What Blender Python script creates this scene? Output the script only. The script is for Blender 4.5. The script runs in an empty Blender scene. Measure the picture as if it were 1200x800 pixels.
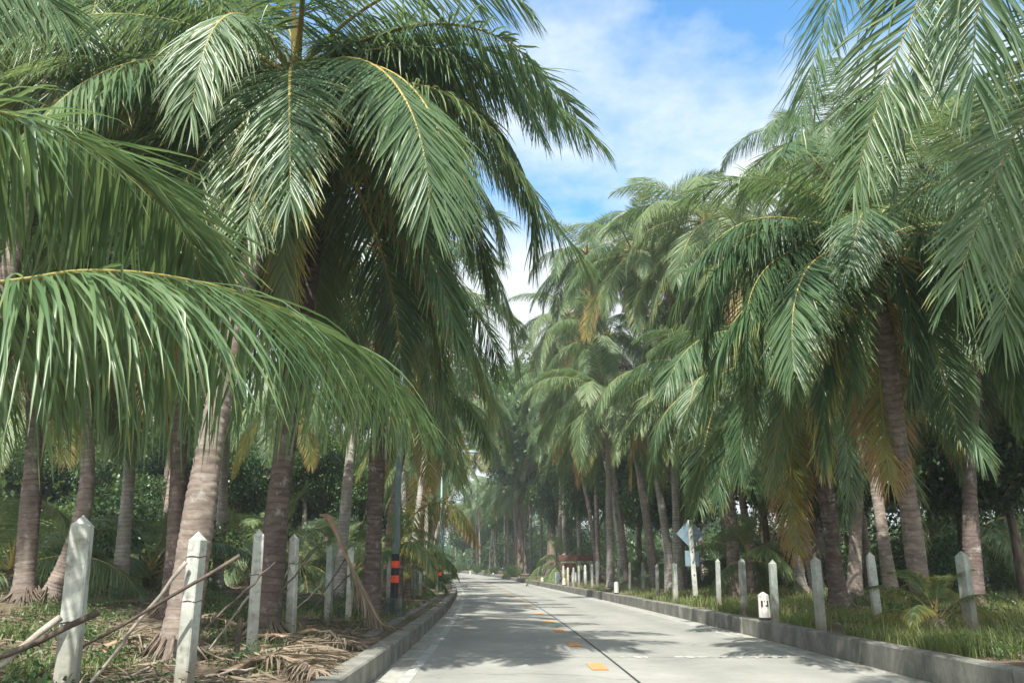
import bpy, math, random
import numpy as np
R = math.radians
rng = np.random.default_rng(7)
random.seed(7)
scn = bpy.context.scene
col = scn.collection

# ------------------------------------------------------------------ camera
CAMH = 1.3
F = 950.0
PITCH = math.atan(267.5 / F)
cp, sp = math.cos(PITCH), math.sin(PITCH)
cam_d = bpy.data.cameras.new('camera'); cam = bpy.data.objects.new('camera', cam_d); col.objects.link(cam)
cam.location = (0, 0, CAMH); cam.rotation_euler = (math.pi / 2 + PITCH, 0, 0)
cam_d.sensor_width = 36; cam_d.lens = 36 * F / 1200
cam_d.clip_start = 0.05; cam_d.clip_end = 6000
scn.camera = cam

def ray(px, py):
    x = (px - 600) / F; y = (400 - py) / F
    return np.array([x, cp - y * sp, sp + y * cp])

def sstep(a, b, x):
    t = np.clip((np.asarray(x, float) - a) / (b - a), 0, 1)
    return t * t * (3 - 2 * t)

def centre(y):
    y = np.asarray(y, float)
    return 1.6 - 0.00066 * np.abs(y) * y

def road_z(y):
    y = np.asarray(y, float)
    return 0.95 * sstep(45, 175, y) * (1 - 0.15 * sstep(40, 80, y)) / 0.85

HL, HR = -3.22, 3.52       # road edges across, from the centre joint

def ground_z(x, y):
    x = np.asarray(x, float); y = np.asarray(y, float)
    u = x - centre(y)
    n = 0.05 * np.sin(x * 0.9 + 1.3) * np.sin(y * 0.7) + 0.03 * np.sin(x * 2.3 + y * 1.7) + 0.02 * np.sin(3.9 * x - 3.1 * y)
    right = 0.31 + 0.17 * sstep(4.4, 8, u) + 0.3 * sstep(12, 40, u) + n * sstep(4.2, 6, u)
    left = 0.22 + 0.13 * sstep(3.8, 6, -u) + 0.45 * sstep(6, 13, -u) + n * sstep(3.8, 6, -u)
    side = np.where(u > 0, right, left)
    inside = (u > HL - 0.16) & (u < HR + 0.16)
    return road_z(y) + np.where(inside, -0.12, side)

def gz(x, y): return float(ground_z(x, y))

def gp(px, py):
    """point where a sight line meets the ground beside the road"""
    d = ray(px, py); t = 3.0
    for _ in range(6000):
        p = d * t
        if CAMH + p[2] <= gz(p[0], p[1]) or t > 260: break
        t += 0.03
    return float(p[0]), float(p[1])

def at(px, py, t):
    d = ray(px, py) * t
    return np.array([d[0], d[1], d[2] + CAMH])

# ------------------------------------------------------------------ helpers
def mesh_np(name, V, Q, uv=None, attr=None, mats=(), midx=None, smooth=True):
    me = bpy.data.meshes.new(name)
    V = np.ascontiguousarray(V, dtype=np.float32); Q = np.ascontiguousarray(Q, dtype=np.int32)
    k = Q.shape[1]
    me.vertices.add(len(V)); me.vertices.foreach_set('co', V.ravel())
    me.loops.add(Q.size); me.loops.foreach_set('vertex_index', Q.ravel())
    me.polygons.add(len(Q)); me.polygons.foreach_set('loop_start', np.arange(0, Q.size, k, dtype=np.int32))
    for m in mats: me.materials.append(m)
    if midx is not None: me.polygons.foreach_set('material_index', np.ascontiguousarray(midx, dtype=np.int32))
    if smooth: me.polygons.foreach_set('use_smooth', np.ones(len(Q), dtype=bool))
    if uv is not None:
        l = me.uv_layers.new(name='UVMap')
        l.data.foreach_set('uv', np.ascontiguousarray(uv[Q.ravel()], dtype=np.float32).ravel())
    if attr is not None:
        a = me.attributes.new('rnd', 'FLOAT', 'POINT'); a.data.foreach_set('value', np.ascontiguousarray(attr, dtype=np.float32))
    me.update(); me.validate()
    return me

def link(name, data, parent=None, loc=None, rot=None):
    o = bpy.data.objects.new(name, data); col.objects.link(o); o.color = (0, .5, 0, 1)
    if parent is not None: o.parent = parent
    if loc is not None: o.location = loc
    if rot is not None: o.rotation_euler = rot
    return o

def tag(o, label=None, cat=None, group=None, kind=None):
    if label: o['label'] = label
    if cat: o['category'] = cat
    if group: o['group'] = group
    if kind: o['kind'] = kind
    return o

class MB:
    def __init__(s): s.v = []; s.f = []
    def box(s, c, size, rz=0, top=1.0, jit=0):
        cx, cy, cz = c; sx, sy, sz = [q / 2 for q in size]
        n = len(s.v); ca, sa = math.cos(rz), math.sin(rz)
        for dz in (-1, 1):
            k = top if dz > 0 else 1
            for dx, dy in ((-1, -1), (1, -1), (1, 1), (-1, 1)):
                x, y = dx * sx * k, dy * sy * k
                s.v.append((cx + x * ca - y * sa + random.uniform(-jit, jit), cy + x * sa + y * ca + random.uniform(-jit, jit), cz + dz * sz + random.uniform(-jit, jit)))
        for q in ((0, 3, 2, 1), (4, 5, 6, 7), (0, 1, 5, 4), (1, 2, 6, 5), (2, 3, 7, 6), (3, 0, 4, 7)):
            s.f.append(tuple(n + i for i in q))
    def tube(s, pts, rad, sides=8, cap=True):
        pts = [np.array(p, float) for p in pts]; n0 = len(s.v)
        up = np.array([0.13, 0.21, 0.97])
        for i, p in enumerate(pts):
            t = pts[min(i + 1, len(pts) - 1)] - pts[max(i - 1, 0)]; t /= np.linalg.norm(t) + 1e-9
            a = np.cross(t, up)
            if np.linalg.norm(a) < 0.2: a = np.cross(t, np.array([1, 0.1, 0]))
            a /= np.linalg.norm(a); b = np.cross(t, a)
            r = rad[i] if hasattr(rad, '__len__') else rad
            for k in range(sides):
                w = 2 * math.pi * k / sides
                s.v.append(tuple(p + a * r * math.cos(w) + b * r * math.sin(w)))
        for i in range(len(pts) - 1):
            for k in range(sides):
                a0 = n0 + i * sides + k; a1 = n0 + i * sides + (k + 1) % sides
                s.f.append((a0, a1, a1 + sides, a0 + sides))
        if cap:
            s.f.append(tuple(n0 + k for k in reversed(range(sides))))
            s.f.append(tuple(n0 + (len(pts) - 1) * sides + k for k in range(sides)))
    def mesh(s, name, mat, bevel=0, smooth=False):
        me = bpy.data.meshes.new(name); me.from_pydata(s.v, [], s.f); me.materials.append(mat)
        import bmesh
        bm = bmesh.new(); bm.from_mesh(me)
        bmesh.ops.recalc_face_normals(bm, faces=bm.faces)
        if bevel: bmesh.ops.bevel(bm, geom=bm.edges[:], offset=bevel, segments=2, profile=0.6, affect='EDGES', clamp_overlap=True)
        bm.to_mesh(me); bm.free()
        if smooth: me.polygons.foreach_set('use_smooth', [True] * len(me.polygons))
        me.update(); return me
    def build(s, name, mat, parent=None, bevel=0, smooth=False, loc=None, rot=None):
        return link(name, s.mesh(name, mat, bevel, smooth), parent, loc, rot)

# ------------------------------------------------------------------ materials
def new_mat(name):
    m = bpy.data.materials.new(name); m.use_nodes = True
    nt = m.node_tree; nt.nodes.clear()
    out = nt.nodes.new('ShaderNodeOutputMaterial'); b = nt.nodes.new('ShaderNodeBsdfPrincipled')
    nt.links.new(b.outputs[0], out.inputs[0])
    return m, nt, b, out
def N(nt, t, **kw):
    n = nt.nodes.new(t)
    for k, v in kw.items():
        if k.startswith('i_'): n.inputs[k[2:].replace('_', ' ')].default_value = v
        else: setattr(n, k, v)
    return n
def noise(nt, vec, scale, detail=4, rough=0.6):
    n = N(nt, 'ShaderNodeTexNoise'); n.inputs['Scale'].default_value = scale; n.inputs['Detail'].default_value = detail; n.inputs['Roughness'].default_value = rough
    if vec is not None: nt.links.new(vec, n.inputs['Vector'])
    return n.outputs['Fac']
def ramp(nt, fac, stops):
    r = N(nt, 'ShaderNodeValToRGB'); e = r.color_ramp.elements
    while len(e) < len(stops): e.new(0.5)
    for i, (p, c) in enumerate(stops):
        e[i].position = p; e[i].color = (*c, 1) if len(c) == 3 else c
    nt.links.new(fac, r.inputs[0]); return r.outputs[0]
def mixc(nt, fac, a, b, mode='MIX'):
    n = N(nt, 'ShaderNodeMix', data_type='RGBA', blend_type=mode)
    for s, v in ((0, fac), (6, a), (7, b)):
        if hasattr(v, 'links'): nt.links.new(v, n.inputs[s])
        else: n.inputs[s].default_value = (*v, 1) if isinstance(v, tuple) else v
    return n.outputs[2]
def math_(nt, op, a, b=0.0, clamp=False):
    n = N(nt, 'ShaderNodeMath', operation=op, use_clamp=clamp)
    for s, v in ((0, a), (1, b)):
        if hasattr(v, 'links'): nt.links.new(v, n.inputs[s])
        else: n.inputs[s].default_value = v
    return n.outputs[0]
def bump(nt, b, h, strength=0.5, dist=0.02):
    n = N(nt, 'ShaderNodeBump'); n.inputs['Strength'].default_value = strength; n.inputs['Distance'].default_value = dist
    nt.links.new(h, n.inputs['Height']); nt.links.new(n.outputs[0], b.inputs['Normal'])

def leaf_mat(name, cols, yellow, brown, trans=0.40, rough=0.37, tips=True):
    """obj.color.r = how dry the frond is"""
    m, nt, b, out = new_mat(name)
    oi = N(nt, 'ShaderNodeObjectInfo'); at_ = N(nt, 'ShaderNodeAttribute', attribute_name='rnd')
    geo = N(nt, 'ShaderNodeNewGeometry')
    sc = N(nt, 'ShaderNodeSeparateColor'); nt.links.new(oi.outputs['Color'], sc.inputs[0])
    age = sc.outputs[0]
    n1 = noise(nt, geo.outputs['Position'], 0.9, 3)
    f = math_(nt, 'ADD', math_(nt, 'MULTIPLY', at_.outputs['Fac'], 0.45), math_(nt, 'MULTIPLY', oi.outputs['Random'], 0.55))
    f = math_(nt, 'ADD', f, math_(nt, 'MULTIPLY', math_(nt, 'SUBTRACT', n1, 0.5), 0.5), True)
    f = math_(nt, 'ADD', f, math_(nt, 'MULTIPLY', math_(nt, 'SUBTRACT', sc.outputs[1], .5), .9), True)
    c = ramp(nt, f, [(0.0, cols[0]), (0.5, cols[1]), (1.0, cols[2])])
    uv = N(nt, 'ShaderNodeUVMap'); sx = N(nt, 'ShaderNodeSeparateXYZ'); nt.links.new(uv.outputs[0], sx.inputs[0])
    n2 = noise(nt, geo.outputs['Position'], 2.3, 4)
    # dryness grows with age, towards leaflet tips and with noise
    dry = math_(nt, 'MULTIPLY_ADD' if False else 'ADD', math_(nt, 'MULTIPLY', age, 2.0), math_(nt, 'MULTIPLY', math_(nt, 'SUBTRACT', n2, 0.62), 1.6))
    dry = math_(nt, 'ADD', dry, math_(nt, 'MULTIPLY', math_(nt, 'SUBTRACT', at_.outputs['Fac'], 0.6), 0.5))
    if tips:
        dry = math_(nt, 'ADD', dry, math_(nt, 'MULTIPLY', math_(nt, 'SUBTRACT', sx.outputs[0], 0.70), 1.25))
    y_ = math_(nt, 'MULTIPLY', dry, 1.1, True)
    br = math_(nt, 'SUBTRACT', dry, 0.85, True)
    br = math_(nt, 'MULTIPLY', br, 2.2, True)
    c = mixc(nt, y_, c, yellow); c = mixc(nt, br, c, brown)
    nt.links.new(c, b.inputs['Base Color'])
    rr = math_(nt, 'ADD', rough, math_(nt, 'MULTIPLY', br, 0.3)); nt.links.new(rr, b.inputs['Roughness'])
    b.inputs['Specular IOR Level'].default_value = 0.5
    tr = N(nt, 'ShaderNodeBsdfTranslucent'); tc = mixc(nt, 0.5, c, (0.36, 0.46, 0.10), 'MIX')
    nt.links.new(mixc(nt, 0.55, c, tc), tr.inputs[0])
    mx = N(nt, 'ShaderNodeMixShader'); mx.inputs[0].default_value = trans
    nt.links.new(b.outputs[0], mx.inputs[1]); nt.links.new(tr.outputs[0], mx.inputs[2]); nt.links.new(mx.outputs[0], out.inputs[0])
    return m

M = {}
M['leaf'] = leaf_mat('palm leaflet', [(0.050, 0.110, 0.050), (0.100, 0.172, 0.074), (0.175, 0.240, 0.110)], (0.34, 0.29, 0.07), (0.36, 0.22, 0.11))
M['broad'] = leaf_mat('broad leaf', [(0.028, 0.070, 0.024), (0.050, 0.105, 0.032), (0.085, 0.145, 0.040)], (0.12, 0.15, 0.03), (0.14, 0.09, 0.04), 0.25, 0.4, False)
M['grassb'] = leaf_mat('grass blade', [(0.085, 0.130, 0.040), (0.130, 0.180, 0.052), (0.20, 0.22, 0.080)], (0.30, 0.26, 0.10), (0.30, 0.22, 0.12), 0.35, 0.5)

M['dryleaf'] = leaf_mat('dry leaflet', [(0.12, 0.09, 0.065), (0.20, 0.16, 0.115), (0.30, 0.25, 0.185)], (0.17, 0.13, 0.095), (0.13, 0.10, 0.075), 0.12, 0.8)
def simple(name, cols, scale=6, rough=0.85, bstr=0.3, bdist=0.01, coord='Object', spec=0.3, detail=6, stretch=None, extra=None):
    m, nt, b, out = new_mat(name)
    tc = N(nt, 'ShaderNodeTexCoord'); v = tc.outputs[coord]
    oi = N(nt, 'ShaderNodeObjectInfo')
    ad = N(nt, 'ShaderNodeVectorMath', operation='ADD'); nt.links.new(v, ad.inputs[0])
    cx = N(nt, 'ShaderNodeCombineXYZ'); nt.links.new(math_(nt, 'MULTIPLY', oi.outputs['Random'], 40), cx.inputs[0]); nt.links.new(cx.outputs[0], ad.inputs[1]); v = ad.outputs[0]
    if stretch:
        mp = N(nt, 'ShaderNodeMapping'); mp.inputs['Scale'].default_value = stretch; nt.links.new(v, mp.inputs[0]); v = mp.outputs[0]
    n1 = noise(nt, v, scale, detail); k = len(cols) - 1
    c = ramp(nt, n1, [(0.3 + 0.4 * i / k, q) for i, q in enumerate(cols)])
    n2 = noise(nt, v, scale * 9, 3)
    c = mixc(nt, 0.25, c, ramp(nt, n2, [(0.3, (0.55, 0.55, 0.55)), (0.7, (1.3, 1.3, 1.3))]), 'MULTIPLY')
    if extra: c = extra(nt, c, v, tc)
    nt.links.new(c, b.inputs['Base Color']); b.inputs['Roughness'].default_value = rough; b.inputs['Specular IOR Level'].default_value = spec
    bump(nt, b, math_(nt, 'ADD', n1, math_(nt, 'MULTIPLY', n2, 0.5)), bstr, bdist)
    return m
M['rachis'] = simple('frond midrib', [(0.16, 0.17, 0.05), (0.30, 0.25, 0.08), (0.36, 0.22, 0.07)], 1.3, 0.45, 0.1)
M['dryrib'] = simple('dry midrib', [(0.20, 0.13, 0.08), (0.34, 0.25, 0.17)], 3, 0.8)
M['fibre'] = simple('palm fibre', [(0.07, 0.045, 0.028), (0.17, 0.11, 0.065), (0.26, 0.18, 0.11)], 9, 0.95, 0.8, 0.03, stretch=(3, 3, 0.6))
M['nut'] = simple('coconut husk', [(0.10, 0.16, 0.03), (0.22, 0.22, 0.05), (0.30, 0.20, 0.06)], 4, 0.45, 0.1)
M['wood'] = simple('weathered stick', [(0.13, 0.11, 0.09), (0.27, 0.24, 0.20), (0.38, 0.35, 0.30)], 5, 0.9, 0.5, stretch=(1, 1, 1))
M['darkwood'] = simple('dark stick', [(0.035, 0.028, 0.022), (0.09, 0.07, 0.055), (0.15, 0.12, 0.09)], 5, 0.9, 0.5)
M['wire'] = simple('rusty wire', [(0.03, 0.02, 0.015), (0.10, 0.06, 0.04)], 20, 0.6)
M['bark'] = simple('tree bark', [(0.06, 0.045, 0.035), (0.14, 0.11, 0.08), (0.22, 0.19, 0.15)], 4, 0.95, 0.8, 0.03, stretch=(2, 2, 0.5))
M['soil'] = simple('soil', [(0.07, 0.05, 0.035), (0.16, 0.12, 0.085)], 4, 1.0, 0.6)

def post_extra(nt, c, v, tc):
    # dirt and algae towards the foot and on the head of the post
    sx = N(nt, 'ShaderNodeSeparateXYZ'); nt.links.new(tc.outputs['Object'], sx.inputs[0])
    n = noise(nt, v, 3.5, 5)
    f = math_(nt, 'SUBTRACT', math_(nt, 'ADD', n, 0.02), math_(nt, 'MULTIPLY', sx.outputs[2], 0.75), True)
    c = mixc(nt, math_(nt, 'MULTIPLY', f, 1.6, True), c, (0.16, 0.14, 0.10))
    n3 = noise(nt, v, 11, 4)
    return mixc(nt, math_(nt, 'MULTIPLY', math_(nt, 'SUBTRACT', n3, 0.53, True), 4.0, True), c, (0.15, 0.15, 0.12))
M['post'] = simple('post concrete', [(0.29, 0.315, 0.275), (0.39, 0.415, 0.37), (0.50, 0.52, 0.47)], 4, 0.85, 0.5, 0.006, extra=post_extra)
M['postgrey'] = simple('grey post concrete', [(0.17, 0.20, 0.175), (0.25, 0.28, 0.25), (0.35, 0.37, 0.33)], 4, 0.85, 0.5, 0.006, extra=post_extra)
M['stonew'] = simple('white painted stone', [(0.33, 0.33, 0.30), (0.48, 0.48, 0.44), (0.60, 0.59, 0.54)], 6, 0.7, 0.4, 0.005)
M['black'] = simple('black paint', [(0.015, 0.016, 0.018), (0.035, 0.037, 0.04)], 10, 0.6)
M['red'] = simple('red reflective band', [(0.70, 0.06, 0.03), (0.85, 0.11, 0.05)], 12, 0.4, 0.05)
M['steel'] = simple('painted grey green steel', [(0.10, 0.165, 0.165), (0.15, 0.225, 0.22), (0.21, 0.28, 0.27)], 3, 0.45, 0.1, spec=0.5, stretch=(1, 1, 0.3))
M['alu'] = simple('sign sheet metal back', [(0.10, 0.16, 0.20), (0.14, 0.21, 0.26), (0.19, 0.27, 0.31)], 3, 0.5, 0.05, spec=0.5)
M['lens'] = simple('lamp lens', [(0.5, 0.5, 0.48), (0.6, 0.6, 0.58)], 3, 0.3)
M['footing'] = simple('mossy footing', [(0.035, 0.05, 0.04), (0.08, 0.095, 0.08), (0.17, 0.18, 0.15)], 5, 0.95, 0.6)
M['boardbrown'] = simple('brown board', [(0.07, 0.035, 0.025), (0.11, 0.05, 0.035)], 4, 0.8)
M['boardyellow'] = simple('ochre panel', [(0.42, 0.26, 0.07), (0.55, 0.36, 0.12)], 4, 0.8)
M['boardblue'] = simple('pale blue panel', [(0.30, 0.40, 0.46), (0.45, 0.52, 0.55)], 4, 0.8)
M['white'] = simple('white panel', [(0.55, 0.56, 0.54), (0.68, 0.68, 0.66)], 4, 0.6)

def trunk_mat(name, a, bcol, c_, moss=(0.10, 0.12, 0.07)):
    m, nt, b, out = new_mat(name)
    uv = N(nt, 'ShaderNodeUVMap'); oi = N(nt, 'ShaderNodeObjectInfo'); tc = N(nt, 'ShaderNodeTexCoord')
    sx = N(nt, 'ShaderNodeSeparateXYZ'); nt.links.new(uv.outputs[0], sx.inputs[0])
    n0 = noise(nt, tc.outputs['Object'], 3.0, 4)
    L = math_(nt, 'ADD', sx.outputs[1], math_(nt, 'MULTIPLY', n0, 0.10))
    # ring scars: sharp dark grooves every ~9 cm
    saw = math_(nt, 'FRACT', math_(nt, 'MULTIPLY', L, 9.0))
    groove = math_(nt, 'POWER', saw, 5.0)
    mp = N(nt, 'ShaderNodeMapping'); mp.inputs['Scale'].default_value = (1.6, 1.6, 4.5); nt.links.new(tc.outputs['Object'], mp.inputs[0])
    n1 = noise(nt, mp.outputs[0], 2.2, 6, 0.7)
    n2 = noise(nt, tc.outputs['Object'], 1.2, 4)
    c = ramp(nt, n1, [(0.28, a), (0.5, bcol), (0.72, c_)])
    c = mixc(nt, math_(nt, 'MULTIPLY', groove, 0.5), c, tuple(q * 0.35 for q in a))
    c = mixc(nt, math_(nt, 'MULTIPLY', math_(nt, 'SUBTRACT', n2, 0.52, True), 3.0, True), c, moss)
    n9 = noise(nt, tc.outputs['Object'], 4.5, 6, .7)
    c = mixc(nt, math_(nt, 'MULTIPLY', math_(nt, 'SUBTRACT', n9, 0.57, True), 5.0, True), c, (0.36, 0.36, 0.32))
    hv = N(nt, 'ShaderNodeHueSaturation'); nt.links.new(c, hv.inputs['Color'])
    nt.links.new(math_(nt, 'ADD', 0.75, math_(nt, 'MULTIPLY', oi.outputs['Random'], 0.5)), hv.inputs['Value'])
    nt.links.new(hv.outputs[0], b.inputs['Base Color']); b.inputs['Roughness'].default_value = 0.92; b.inputs['Specular IOR Level'].default_value = 0.2
    bump(nt, b, math_(nt, 'SUBTRACT', math_(nt, 'MULTIPLY', n1, 0.6), groove), 0.7, 0.02)
    return m
M['trunk'] = trunk_mat('palm trunk', (0.10, 0.082, 0.068), (0.19, 0.155, 0.13), (0.31, 0.265, 0.225))
M['trunkpale'] = trunk_mat('pale palm trunk', (0.19, 0.175, 0.155), (0.30, 0.28, 0.25), (0.42, 0.40, 0.36), (0.14, 0.16, 0.12))
M['trunkdark'] = trunk_mat('dark palm trunk', (0.06, 0.045, 0.04), (0.11, 0.085, 0.075), (0.18, 0.145, 0.125))

# ground: soil, litter, moss and low green
def ground_mat():
    m, nt, b, out = new_mat('ground litter'); tc = N(nt, 'ShaderNodeTexCoord'); v = tc.outputs['Object']
    n1 = noise(nt, v, 0.35, 6); n2 = noise(nt, v, 5, 8, 0.75); n3 = noise(nt, v, 28, 4, 0.7)
    soil = ramp(nt, n2, [(0.3, (0.075, 0.055, 0.04)), (0.5, (0.16, 0.125, 0.09)), (0.7, (0.27, 0.215, 0.155))])
    green = ramp(nt, n3, [(0.3, (0.05, 0.075, 0.022)), (0.7, (0.13, 0.155, 0.05))])
    f = ramp(nt, math_(nt, 'ADD', math_(nt, 'MULTIPLY', n1, 0.7), math_(nt, 'MULTIPLY', n2, 0.3)), [(0.53, (0, 0, 0)), (0.60, (.8, .8, .8))])
    c = mixc(nt, f, soil, green)
    vo = N(nt, 'ShaderNodeTexVoronoi'); vo.inputs['Scale'].default_value = 14; nt.links.new(v, vo.inputs['Vector'])
    lit = ramp(nt, vo.outputs['Distance'], [(0.10, (1, 1, 1)), (0.2, (0, 0, 0))])
    c = mixc(nt, math_(nt, 'MULTIPLY', lit, 0.35), c, (0.34, 0.26, 0.17))
    nt.links.new(c, b.inputs['Base Color']); b.inputs['Roughness'].default_value = 1.0; b.inputs['Specular IOR Level'].default_value = 0.1
    bump(nt, b, math_(nt, 'ADD', n2, math_(nt, 'MULTIPLY', n3, 0.6)), 0.9, 0.06); return m
M['ground'] = ground_mat()

def road_mat():
    m, nt, b, out = new_mat('road concrete'); tc = N(nt, 'ShaderNodeTexCoord'); v = tc.outputs['Object']
    uv = N(nt, 'ShaderNodeUVMap'); sx = N(nt, 'ShaderNodeSeparateXYZ'); nt.links.new(uv.outputs[0], sx.inputs[0])
    n1 = noise(nt, v, 0.5, 5); n2 = noise(nt, v, 40, 4, 0.7); n4 = noise(nt, v, 3.5, 6, 0.7)
    c = ramp(nt, n1, [(0.3, (0.225, 0.23, 0.205)), (0.7, (0.31, 0.31, 0.28))])
    c = mixc(nt, 0.5, c, ramp(nt, n4, [(0.3, (0.80, 0.80, 0.80)), (0.7, (1.14, 1.14, 1.14))]), 'MULTIPLY')
    c = mixc(nt, 0.3, c, ramp(nt, n2, [(0.3, (0.7, 0.7, 0.7)), (0.7, (1.2, 1.2, 1.2))]), 'MULTIPLY')
    # wheel tracks worn slightly darker: offsets of each lane (u in metres from the joint)
    for cu in (-2.45, -0.95, 0.95, 2.5):
        d = math_(nt, 'ABSOLUTE', math_(nt, 'SUBTRACT', sx.outputs[0], cu))
        f = math_(nt, 'MULTIPLY', math_(nt, 'SUBTRACT', 0.45, d, True), 0.75)
        c = mixc(nt, f, c, (0.155, 0.16, 0.15))
    # tining across
    mp = N(nt, 'ShaderNodeMapping'); mp.inputs['Scale'].default_value = (0.4, 9, 1); nt.links.new(uv.outputs[0], mp.inputs[0])
    n5 = noise(nt, mp.outputs[0], 3.0, 4)
    c = mixc(nt, 0.35, c, ramp(nt, n5, [(0.35, (0.82, 0.82, 0.82)), (0.65, (1.1, 1.1, 1.1))]), 'MULTIPLY')
    # stains
    n6 = noise(nt, v, 1.1, 7, 0.75)
    c = mixc(nt, math_(nt, 'MULTIPLY', math_(nt, 'SUBTRACT', n6, 0.54, True), 3.0, True), c, (0.13, 0.135, 0.12))
    nt.links.new(c, b.inputs['Base Color']); b.inputs['Roughness'].default_value = 0.78; b.inputs['Specular IOR Level'].default_value = 0.35
    bump(nt, b, math_(nt, 'ADD', n2, n5), 0.25, 0.004); return m
M['road'] = road_mat()
def worn(nt, c, v, tc):
    n = noise(nt, v, 22, 6, .8); n2 = noise(nt, v, 2.5, 5, .7)
    f = math_(nt, 'MULTIPLY', math_(nt, 'SUBTRACT', math_(nt, 'ADD', math_(nt, 'MULTIPLY', n, .6), math_(nt, 'MULTIPLY', n2, .4)), .52, True), 9.0, True)
    return mixc(nt, f, c, (.27, .27, .24))
M['edge'] = simple('worn white edge line', [(0.24, 0.25, 0.23), (0.33, 0.34, 0.32), (0.42, 0.43, 0.40)], 2.5, 0.8, 0.2, extra=worn)
M['gutter'] = simple('gutter concrete', [(0.20, 0.20, 0.175), (0.30, 0.30, 0.265), (0.38, 0.375, 0.33)], 3, 0.9, 0.4)
M['joint'] = simple('joint sealant', [(0.015, 0.017, 0.018), (0.035, 0.037, 0.04)], 6, 0.7)
M['orange'] = simple('faded orange paint', [(0.42, 0.20, 0.07), (0.50, 0.245, 0.08), (0.56, 0.29, 0.11)], 9, 0.75, 0.2, extra=worn)
M['spall'] = simple('pale patching mortar', [(0.34, 0.34, 0.31), (0.44, 0.44, 0.41)], 12, 0.9, 0.4)
def kerb_extra(nt, c, v, tc):
    mp = N(nt, 'ShaderNodeMapping'); mp.inputs['Scale'].default_value = (1.3, 1.3, 0.6); nt.links.new(v, mp.inputs[0])
    n = noise(nt, mp.outputs[0], 2.0, 6, 0.75)
    return mixc(nt, math_(nt, 'MULTIPLY', math_(nt, 'SUBTRACT', n, 0.44, True), 3.2, True), c, (0.085, 0.09, 0.075))
M['kerb'] = simple('stained kerb concrete', [(0.11, 0.115, 0.10), (0.18, 0.18, 0.155), (0.27, 0.265, 0.23)], 2.0, 0.92, 0.5, 0.012, extra=kerb_extra)

# ------------------------------------------------------------------ setting: ground, road, kerbs
def axis(parts):
    out = []
    for a, b_, s in parts: out += list(np.arange(a, b_, s))
    return np.array(out + [parts[-1][1]])
ys = axis([(-60, -6, 6), (-6, 50, 0.4), (50, 130, 1.5), (130, 300, 10), (300, 480, 30)])
us = np.concatenate([[-420, -300, -210, -150, -90, -60, -45], np.arange(-36, -8, 1.0), np.arange(-8, -3.5, 0.3), [-3.42, -3.34, -3.0, 0, 3.2, 3.64, 3.72], np.arange(4.0, 9, 0.3), np.arange(9, 38, 1.0), [45, 60, 90, 150, 210, 300, 420]])
U, Y = np.meshgrid(us, ys)
Yc = np.minimum(Y, 300)
X = U + centre(Yc) - (Y - Yc) * 0.39
def gz_grid(X, Y, U):
    n = 0.05 * np.sin(X * 0.9 + 1.3) * np.sin(Y * 0.7) + 0.03 * np.sin(X * 2.3 + Y * 1.7) + 0.02 * np.sin(3.9 * X - 3.1 * Y)
    right = 0.31 + 0.17 * sstep(4.4, 8, U) + 0.3 * sstep(12, 40, U) + n * sstep(4.2, 6, U)
    left = 0.22 + 0.13 * sstep(3.8, 6, -U) + 0.45 * sstep(6, 13, -U) + n * sstep(3.8, 6, -U)
    inside = (U > HL - 0.16) & (U < HR + 0.16)
    return road_z(Y) + np.where(inside, -0.12, np.where(U > 0, right, left))
Z = gz_grid(X, Y, U)
def grid_mesh(name, X, Y, Z, mat, uv=None):
    h, w = X.shape; V = np.stack([X, Y, Z], -1).reshape(-1, 3)
    i = np.arange(h * w).reshape(h, w)
    Q = np.stack([i[:-1, :-1], i[:-1, 1:], i[1:, 1:], i[1:, :-1]], -1).reshape(-1, 4)
    return mesh_np(name, V, Q, uv=uv, mats=(mat,))
tag(link('ground', grid_mesh('ground', X, Y, Z, M['ground'])), kind='structure')

def strip(name, u0, u1, dz, mat, y0=-60, y1=300, step=1.0, nu=2):
    yy = np.arange(y0, y1 + 1e-6, step); uu = np.linspace(u0, u1, nu)
    U, Y = np.meshgrid(uu, yy); X = U + centre(Y); Z = road_z(Y) + dz
    o = link(name, grid_mesh(name, X, Y, Z, mat, uv=np.stack([U.ravel(), Y.ravel()], -1)))
    tag(o, kind='structure'); return o
strip('road', HL + 0.30, HR - 0.36, 0.0, M['road'], nu=9)
strip('gutter', HL, HL + 0.30, -0.004, M['gutter'])
strip('gutter', HR - 0.36, HR, -0.004, M['gutter'])
strip('edge_line', HL + 0.31, HL + 0.46, 0.004, M['edge'])
strip('edge_line', HR - 0.50, HR - 0.37, 0.004, M['edge'])
strip('joint_line', -0.016, 0.016, 0.005, M['joint'])
# orange dashes just left of the joint
mb = MB()
k = -3
while True:
    y = 12.15 + 3.5 * k; k += 1
    if y > 130: break
    x0 = -0.43; x1 = -0.20
    n = len(mb.v)
    for (a, yy) in ((x0, y - 0.42), (x1, y - 0.42), (x1, y + 0.42), (x0, y + 0.42)):
        mb.v.append((float(centre(yy)) + a, yy, float(road_z(yy)) + 0.008))
    mb.f.append((n, n + 1, n + 2, n + 3))
tag(mb.build('orange_dash_line', M['orange']), kind='structure')
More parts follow.
